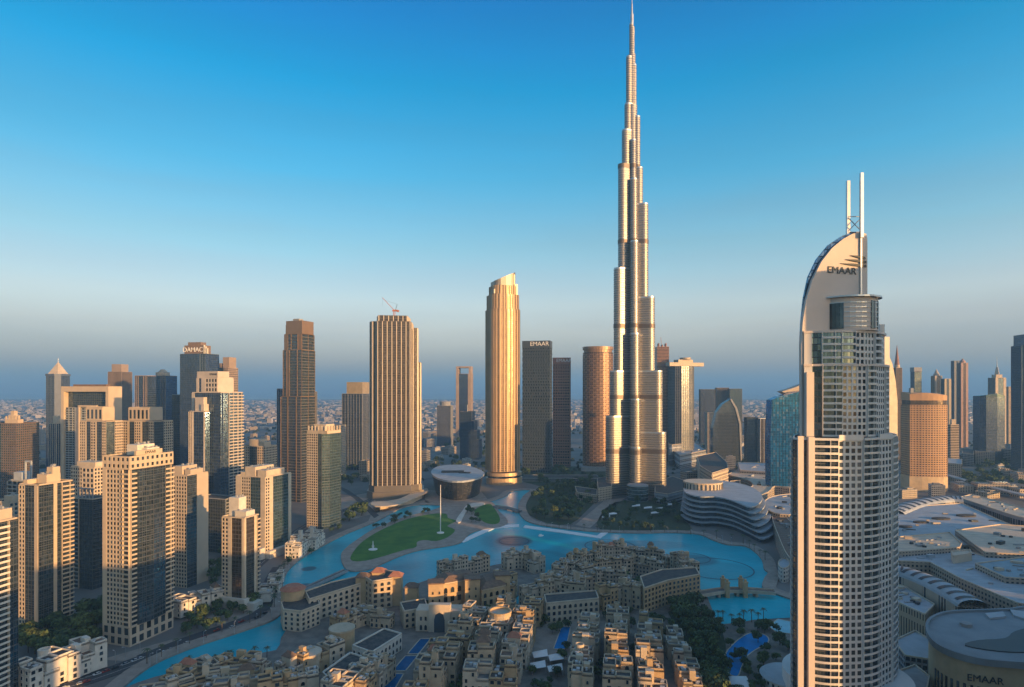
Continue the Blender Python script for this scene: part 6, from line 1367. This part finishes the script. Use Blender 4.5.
pb = MB(); pb.cyl(0, 0, 0, .3, 8, 8, r2=.2); pmesh = pb.mesh('trunk', M_bark); PALM = [(palm_crown(8, 5), pmesh), (palm_crown(8, 9), pmesh)]
NT = [0]
TREES = []
def plant(kind, x, y, z, sc, label, group, rr):
    if kind != 'palm_tree': TREES.append((x, y, z, sc, label, group, rr.randrange(5), rr.uniform(0, 6), rr.uniform(.85, 1.2))); return
    cr_, tr_ = (PALM if kind == 'palm_tree' else PROT)[rr.randrange(2 if kind == 'palm_tree' else 5)]
    o = thing(kind, label, 'palm' if kind == 'palm_tree' else 'tree', (x, y, z), rr.uniform(0, 6), group); o.scale = (sc, sc, sc * rr.uniform(.85, 1.2)); link('crown', cr_, o); link('trunk', tr_, o); NT[0] += 1
def grove(label, px, n, seed, z=0.0, sc=(0.9, 1.7), kind='broadleaf_tree', group=None, mind=4.5, avoid=False):
    r = random.Random(seed); xs = [p[0] for p in px]; ys = [p[1] for p in px]; P = gp(px, z); done = []; tries = 0
    X0, X1, Y0, Y1 = min(p[0] for p in P), max(p[0] for p in P), min(p[1] for p in P), max(p[1] for p in P)
    while len(done) < n and tries < n * 60:
        tries += 1; x, y = r.uniform(X0, X1), r.uniform(Y0, Y1); ins = False
        for i in range(len(P)):
            a, b_ = P[i], P[(i + 1) % len(P)]
            if (a[1] > y) != (b_[1] > y) and x < (b_[0] - a[0]) * (y - a[1]) / (b_[1] - a[1]) + a[0]: ins = not ins
        if not ins or any(hypot(x - u, y - v) < mind for u, v in done) or (avoid and any(hypot(x - f[0], y - f[1]) < f[2] + 2 for f in FEAT)): continue
        done.append((x, y)); plant(kind, x, y, z, r.uniform(*sc), label, group or label, r)
# greenery under the trees
def green(px, z=.35): b = MB(); b.prism(gp(smooth(px, 2), z), 0, z); o = b.build('shrub_bed_ground', mat('shrubs', (.025, .045, .02), .95, col2=(.06, .08, .035), scale=.25, bump=.6)); o['kind'] = 'structure'
green([(526, 505), (535, 492), (560, 484), (590, 482), (600, 494), (585, 512), (570, 524), (548, 523), (530, 515)]); green([(600, 516), (615, 502), (650, 500), (680, 503), (684, 520), (690, 530), (640, 531), (600, 529)])
green([(690, 610), (722, 630), (726, 660), (730, 700), (702, 700), (688, 650), (668, 612)], 1.5); green([(500, 470), (560, 466), (610, 470), (600, 482), (540, 486)])
grove('dark leafy tree in the park between gold skyscraper and tallest skyscraper', [(526, 505), (535, 492), (560, 484), (590, 482), (600, 494), (585, 512), (570, 524), (548, 523), (530, 515)], 78, 1, .3, (1.1, 2.0))
grove('dark leafy tree in the garden below the tallest skyscraper', [(600, 518), (615, 504), (650, 501), (680, 503), (684, 520), (690, 530), (640, 531), (600, 529)], 46, 2, .3, (.9, 1.5))
grove('leafy tree in the park between the last house row and the kidney-shaped pool', [(696, 606), (722, 630), (722, 660), (730, 700), (702, 700), (694, 650), (668, 608)], 52, 3, 1.5, (1.0, 1.7), mind=5)
grove('leafy tree around the kidney-shaped pool', [(728, 632), (760, 622), (790, 634), (790, 655), (765, 668), (770, 700), (728, 700)], 26, 4, 1.4, (.7, 1.2), avoid=True)
grove('leafy tree behind the bright terrace at lower left', [(24, 640), (60, 622), (108, 605), (112, 640), (30, 668)], 34, 5, 0, (1.2, 2.0), mind=6)
grove('leafy tree between the plain beige tower and the lakeside road', [(172, 640), (180, 612), (222, 606), (262, 600), (250, 614), (220, 630)], 22, 6, 0, (.9, 1.5), mind=5)
grove('tree in the dark greenery behind the lattice towers ramp', [(500, 474), (560, 468), (612, 472), (602, 483), (540, 486)], 28, 7, 0, (1.2, 2.2), mind=7)
grove('tree in the courtyards and alleys of the old town', [(450, 610), (560, 600), (660, 600), (700, 650), (700, 695), (440, 695)], 48, 8, 1.4, (.6, 1.0), avoid=True)
grove('tree in the courtyards behind the island rim', [(590, 580), (660, 580), (664, 590), (590, 592)], 14, 9, 1.4, (1.0, 1.5), mind=5)
grove('tree in the forecourt between palace hall and gate building', [(420, 608), (500, 600), (505, 615), (425, 622)], 16, 10, 1.4, (.8, 1.2), avoid=True)
grove('small tree beside the small lawn', [(461, 520), (470, 508), (482, 516), (480, 524)], 10, 11, 1.5, (.8, 1.3))
grove('small tree in the turquoise channel strip above the oval lawn', [(372, 530), (400, 514), (432, 509), (434, 512), (404, 520), (376, 534)], 14, 12, 1.5, (.8, 1.1), mind=6)
grove('tree in the streets right of the ochre hotel', [(945, 476), (1024, 470), (1040, 486), (980, 490)], 26, 13, 0, (1.3, 2.2), mind=9)
grove('tree between the white towers and the construction yard', [(343, 516), (360, 508), (372, 512), (352, 524)], 10, 14, 0, (1.3, 1.9), mind=6)
def palms(label, line, n, z, seed, off=0):
    L = [G(x, y, z) for x, y in smooth(line, 3, False)]; seg = [(L[i + 1] - L[i]).length for i in range(len(L) - 1)]; tot = sum(seg); r = random.Random(seed)
    for k in range(n):
        s_ = tot * (k + .5) / n; i = 0
        while i < len(seg) - 1 and s_ > seg[i]: s_ -= seg[i]; i += 1
        p = L[i].lerp(L[i + 1], s_ / seg[i]); plant('palm_tree', p.x + r.uniform(-1, 1), p.y + r.uniform(-1, 1), z, r.uniform(.8, 1.15), label, label, r)
palms('palm along the left lakeside promenade', [(140, 668), (190, 643), (245, 624), (272, 611), (277, 590), (284, 570), (300, 555), (325, 541)], 30, 1.6, 1)
palms('palm along the far lake shore promenade', [(540, 527), (600, 531), (668, 532), (712, 538), (745, 544), (766, 562)], 20, 1.6, 2)
palms('palm along the lower lake by the bridge', [(716, 618), (735, 624), (765, 620)], 8, 1.4, 3)
palms('palm on the old town waterfront left of the palace hotel', [(168, 676), (210, 668), (272, 656)], 8, 1.4, 4)

grove('tree in the greenery', [(335, 540), (345, 520), (300, 545), (262, 580), (270, 590)], 10, 21, 0, (.7, 1.1), avoid=True)
grove('tree in the greenery', [(430, 476), (440, 440), (486, 440), (486, 470)], 26, 22, 0, (1.3, 2.3), mind=10)
grove('tree in the greenery', [(320, 470), (366, 465), (368, 485), (330, 495)], 20, 23, 0, (1.2, 2.0), mind=10)
grove('tree in the greenery', [(735, 468), (800, 455), (800, 462), (760, 472)], 14, 24, 0, (1.3, 2.2), mind=10)
grove('tree in the greenery', [(660, 496), (684, 492), (684, 500), (664, 502)], 14, 25, .3, (1.0, 1.6))
grove('tree in the greenery', [(205, 570), (232, 545), (240, 560), (215, 590)], 16, 26, 0, (1.2, 2.0), mind=7)
grove('tree in the greenery', [(940, 480), (1024, 455), (1040, 475), (960, 492)], 50, 27, 0, (1.3, 2.4), mind=9)
TREES.sort(key=lambda q: -q[3] / q[1])
mass, massm = MB(), []
for i, (x, y, z, sc, label, group, k, rz_, sz) in enumerate(TREES):
    if i < 290 and label != 'tree in the greenery':
        o = thing('broadleaf_tree', label, 'tree', (x, y, z), rz_, group); o.scale = (sc, sc, sc * sz); link('crown', PROT[k][0], o); link('trunk', PROT[k][1], o)
    else:
        M4 = Matrix.Translation((x, y, z)) @ Matrix.Rotation(rz_, 4, 'Z') @ Matrix.Diagonal((sc, sc, sc * sz, 1))
        for me in PROT[k]:
            P_ = [M4 @ v.co for v in me.vertices]
            for q, pl in enumerate(me.polygons):
                if me.name.startswith('crown') and q % 2: continue
                mass.face([P_[v] for v in pl.vertices])
o = mass.build('distant_trees', M_leaf2); o['kind'] = 'stuff'; o['label'] = 'mass of smaller trees farther off between the towers'; o['category'] = 'trees'

# ================================================================== distant city
def near_tower(x, y, rad):
    return any(hypot(x - o.location.x, y - o.location.y) < rad for o in TW)
TW = [o for o in C.objects if o.type == 'EMPTY' and o.location.y > 900 and o.get('category') in ('tower', 'skyscraper', 'hotel', 'hall', 'office', 'mall', 'concert hall', 'building', 'apartment block')]
Mv = [mat('villa_white', (.46, .42, .38), .8, island=.2), mat('villa_sand', (.36, .29, .22), .8, island=.2), mat('villa_grey', (.28, .27, .27), .8, island=.2)]
VP = []
for k, (w, d, h) in enumerate([(18, 14, 8), (26, 18, 12), (40, 20, 16), (22, 22, 26), (30, 16, 34)]):
    r = random.Random(k); b = MB(); b.box(0, 0, 0, w, d, h); W = b; W.box(w * .2, 0, h, w * .4, d * .5, 3.2); fm = [F_white, F_sandw, F_beige, F_off, F_beige][k]
    rb = MB(); rb.ring([(-w / 2, -d / 2), (w / 2, -d / 2), (w / 2, d / 2), (-w / 2, d / 2)], .8, h, h + 1); VP.append((W.mesh('wall', fm), rb.mesh('parapet', Mv[k % 3])))
r = random.Random(77); NV = 0; used = []
DIST = [(-10, 280, 'low building in the pale low-rise district behind the left towers'), (320, 485, 'low building in the district behind the ribbed and gold skyscrapers'), (690, 800, 'low building in the district behind the sail-shaped tower'), (895, 1034, 'low building in the dense quarter right of the ochre hotel')]
while NV < 285:
    i = r.choices(range(4), [3, 3, 2, 2])[0]; x0, x1, lb = DIST[i]; Y = math.exp(r.uniform(math.log(1180 if i != 3 else 980), math.log(3000 if i != 3 else 2200))); x = XY(r.uniform(x0, x1), Y)
    if near_tower(x, Y, 55) or any(abs(x - u) < 26 and abs(Y - v) < 26 for u, v in used): 
        NV += .02; continue
    used.append((x, Y)); k = r.choices(range(5), [4, 4, 3, 1.5, .8 if Y < 2200 else .3])[0]; W, P_ = VP[k]; s_ = r.uniform(.8, 1.25)
    o = thing('low_building', lb, 'building', (x, Y, 0), r.choice([0, .3, -.25, 1.2]), lb); o.scale = (s_, s_, r.uniform(.7, 1.3)); link('wall', W, o); link('parapet', P_, o); NV = int(NV) + 1
b = MB(); r = random.Random(78)
for k in range(9000):
    Y = math.exp(r.uniform(math.log(2700), math.log(10400))); x = XY(r.uniform(-40, 1064), Y)
    if r.random() < .25 + .35 * sin(x * .0021 + 1.3) * sin(Y * .0016): continue
    h = r.choice([5, 6, 7, 8, 9, 12]) * (1 if r.random() < .95 else 3); w = r.uniform(9, 24) * (1 + Y / 9000); b.box(x, Y, 0, w, r.uniform(9, 22), h, r.choice([0, .3, -.3]), bottom=False)
o = b.build('far_city', mat('far_city_walls', (.40, .36, .33), .85, island=.45, scale=.004)); o['kind'] = 'stuff'; o['label'] = 'pale low-rise city stretching to the coast'; o['category'] = 'city'
b = MB(); r = random.Random(79); dark = mat('far_trees', (.03, .045, .025), .95)
for k in range(3500):
    Y = math.exp(r.uniform(math.log(1150), math.log(9000))); x = XY(r.uniform(-40, 1064), Y)
    if near_tower(x, Y, 40): continue
    rr = r.uniform(3, 7) * (1 + Y / 7000); b.cyl(x, Y, 0, rr, rr * 1.1, 5, r2=rr * .5)
o = b.build('far_trees', dark); o['kind'] = 'stuff'; o['label'] = 'scattered dark trees between the far low houses'; o['category'] = 'trees'
for i, (x, y, Y, w) in enumerate([(795, 397, 6500, 40), (860, 398, 6000, 30), (430, 398, 7000, 40)]): pass

# unseen high-rises added outside the frame, towards the sun, to shade the old town
sd = Vector((sin(SUN_AZ), -cos(SUN_AZ))); pv_ = Vector((-sd.y, sd.x)); B0 = Vector((120, -110))
if pv_.y < 0: pv_ = -pv_
for i, (k, wid, hgt) in enumerate([(-260, 90, 150), (-150, 80, 140), (-40, 88, 130), (62, 92, 132), (160, 84, 128), (262, 96, 118), (452, 84, 96), (524, 96, 104), (640, 110, 112), (752, 70, 104)]):
    p = B0 + pv_ * k; t_ = thing('residential_tower', f'unseen high-rise added outside the picture for shade, {ordinal(i)} in the row towards the sun', 'tower', (p.x, p.y, 0), atan2(pv_.y, pv_.x)); b = MB(); b.box(0, 0, 0, wid, 26, hgt); b.build('wall', F_beige, t_)
L0 = Vector((XY(806, EY), EY)) ; q = L0 + sd * 160 + pv_ * 38  # unseen neighbour set on the sun's line so it shades the lettered tower
t_ = thing('residential_tower', 'tall unseen high-rise outside the picture, placed to shade the lettered tower from the right', 'tower', (q.x, q.y, 0), atan2(pv_.y, pv_.x)); b = MB(); b.box(0, 0, 0, 58, 30, 262); b.box(6, 0, 262.02, 30, 24, 18); b.build('wall', F_beige, t_)
print('trees', NT[0], 'villas', NV)
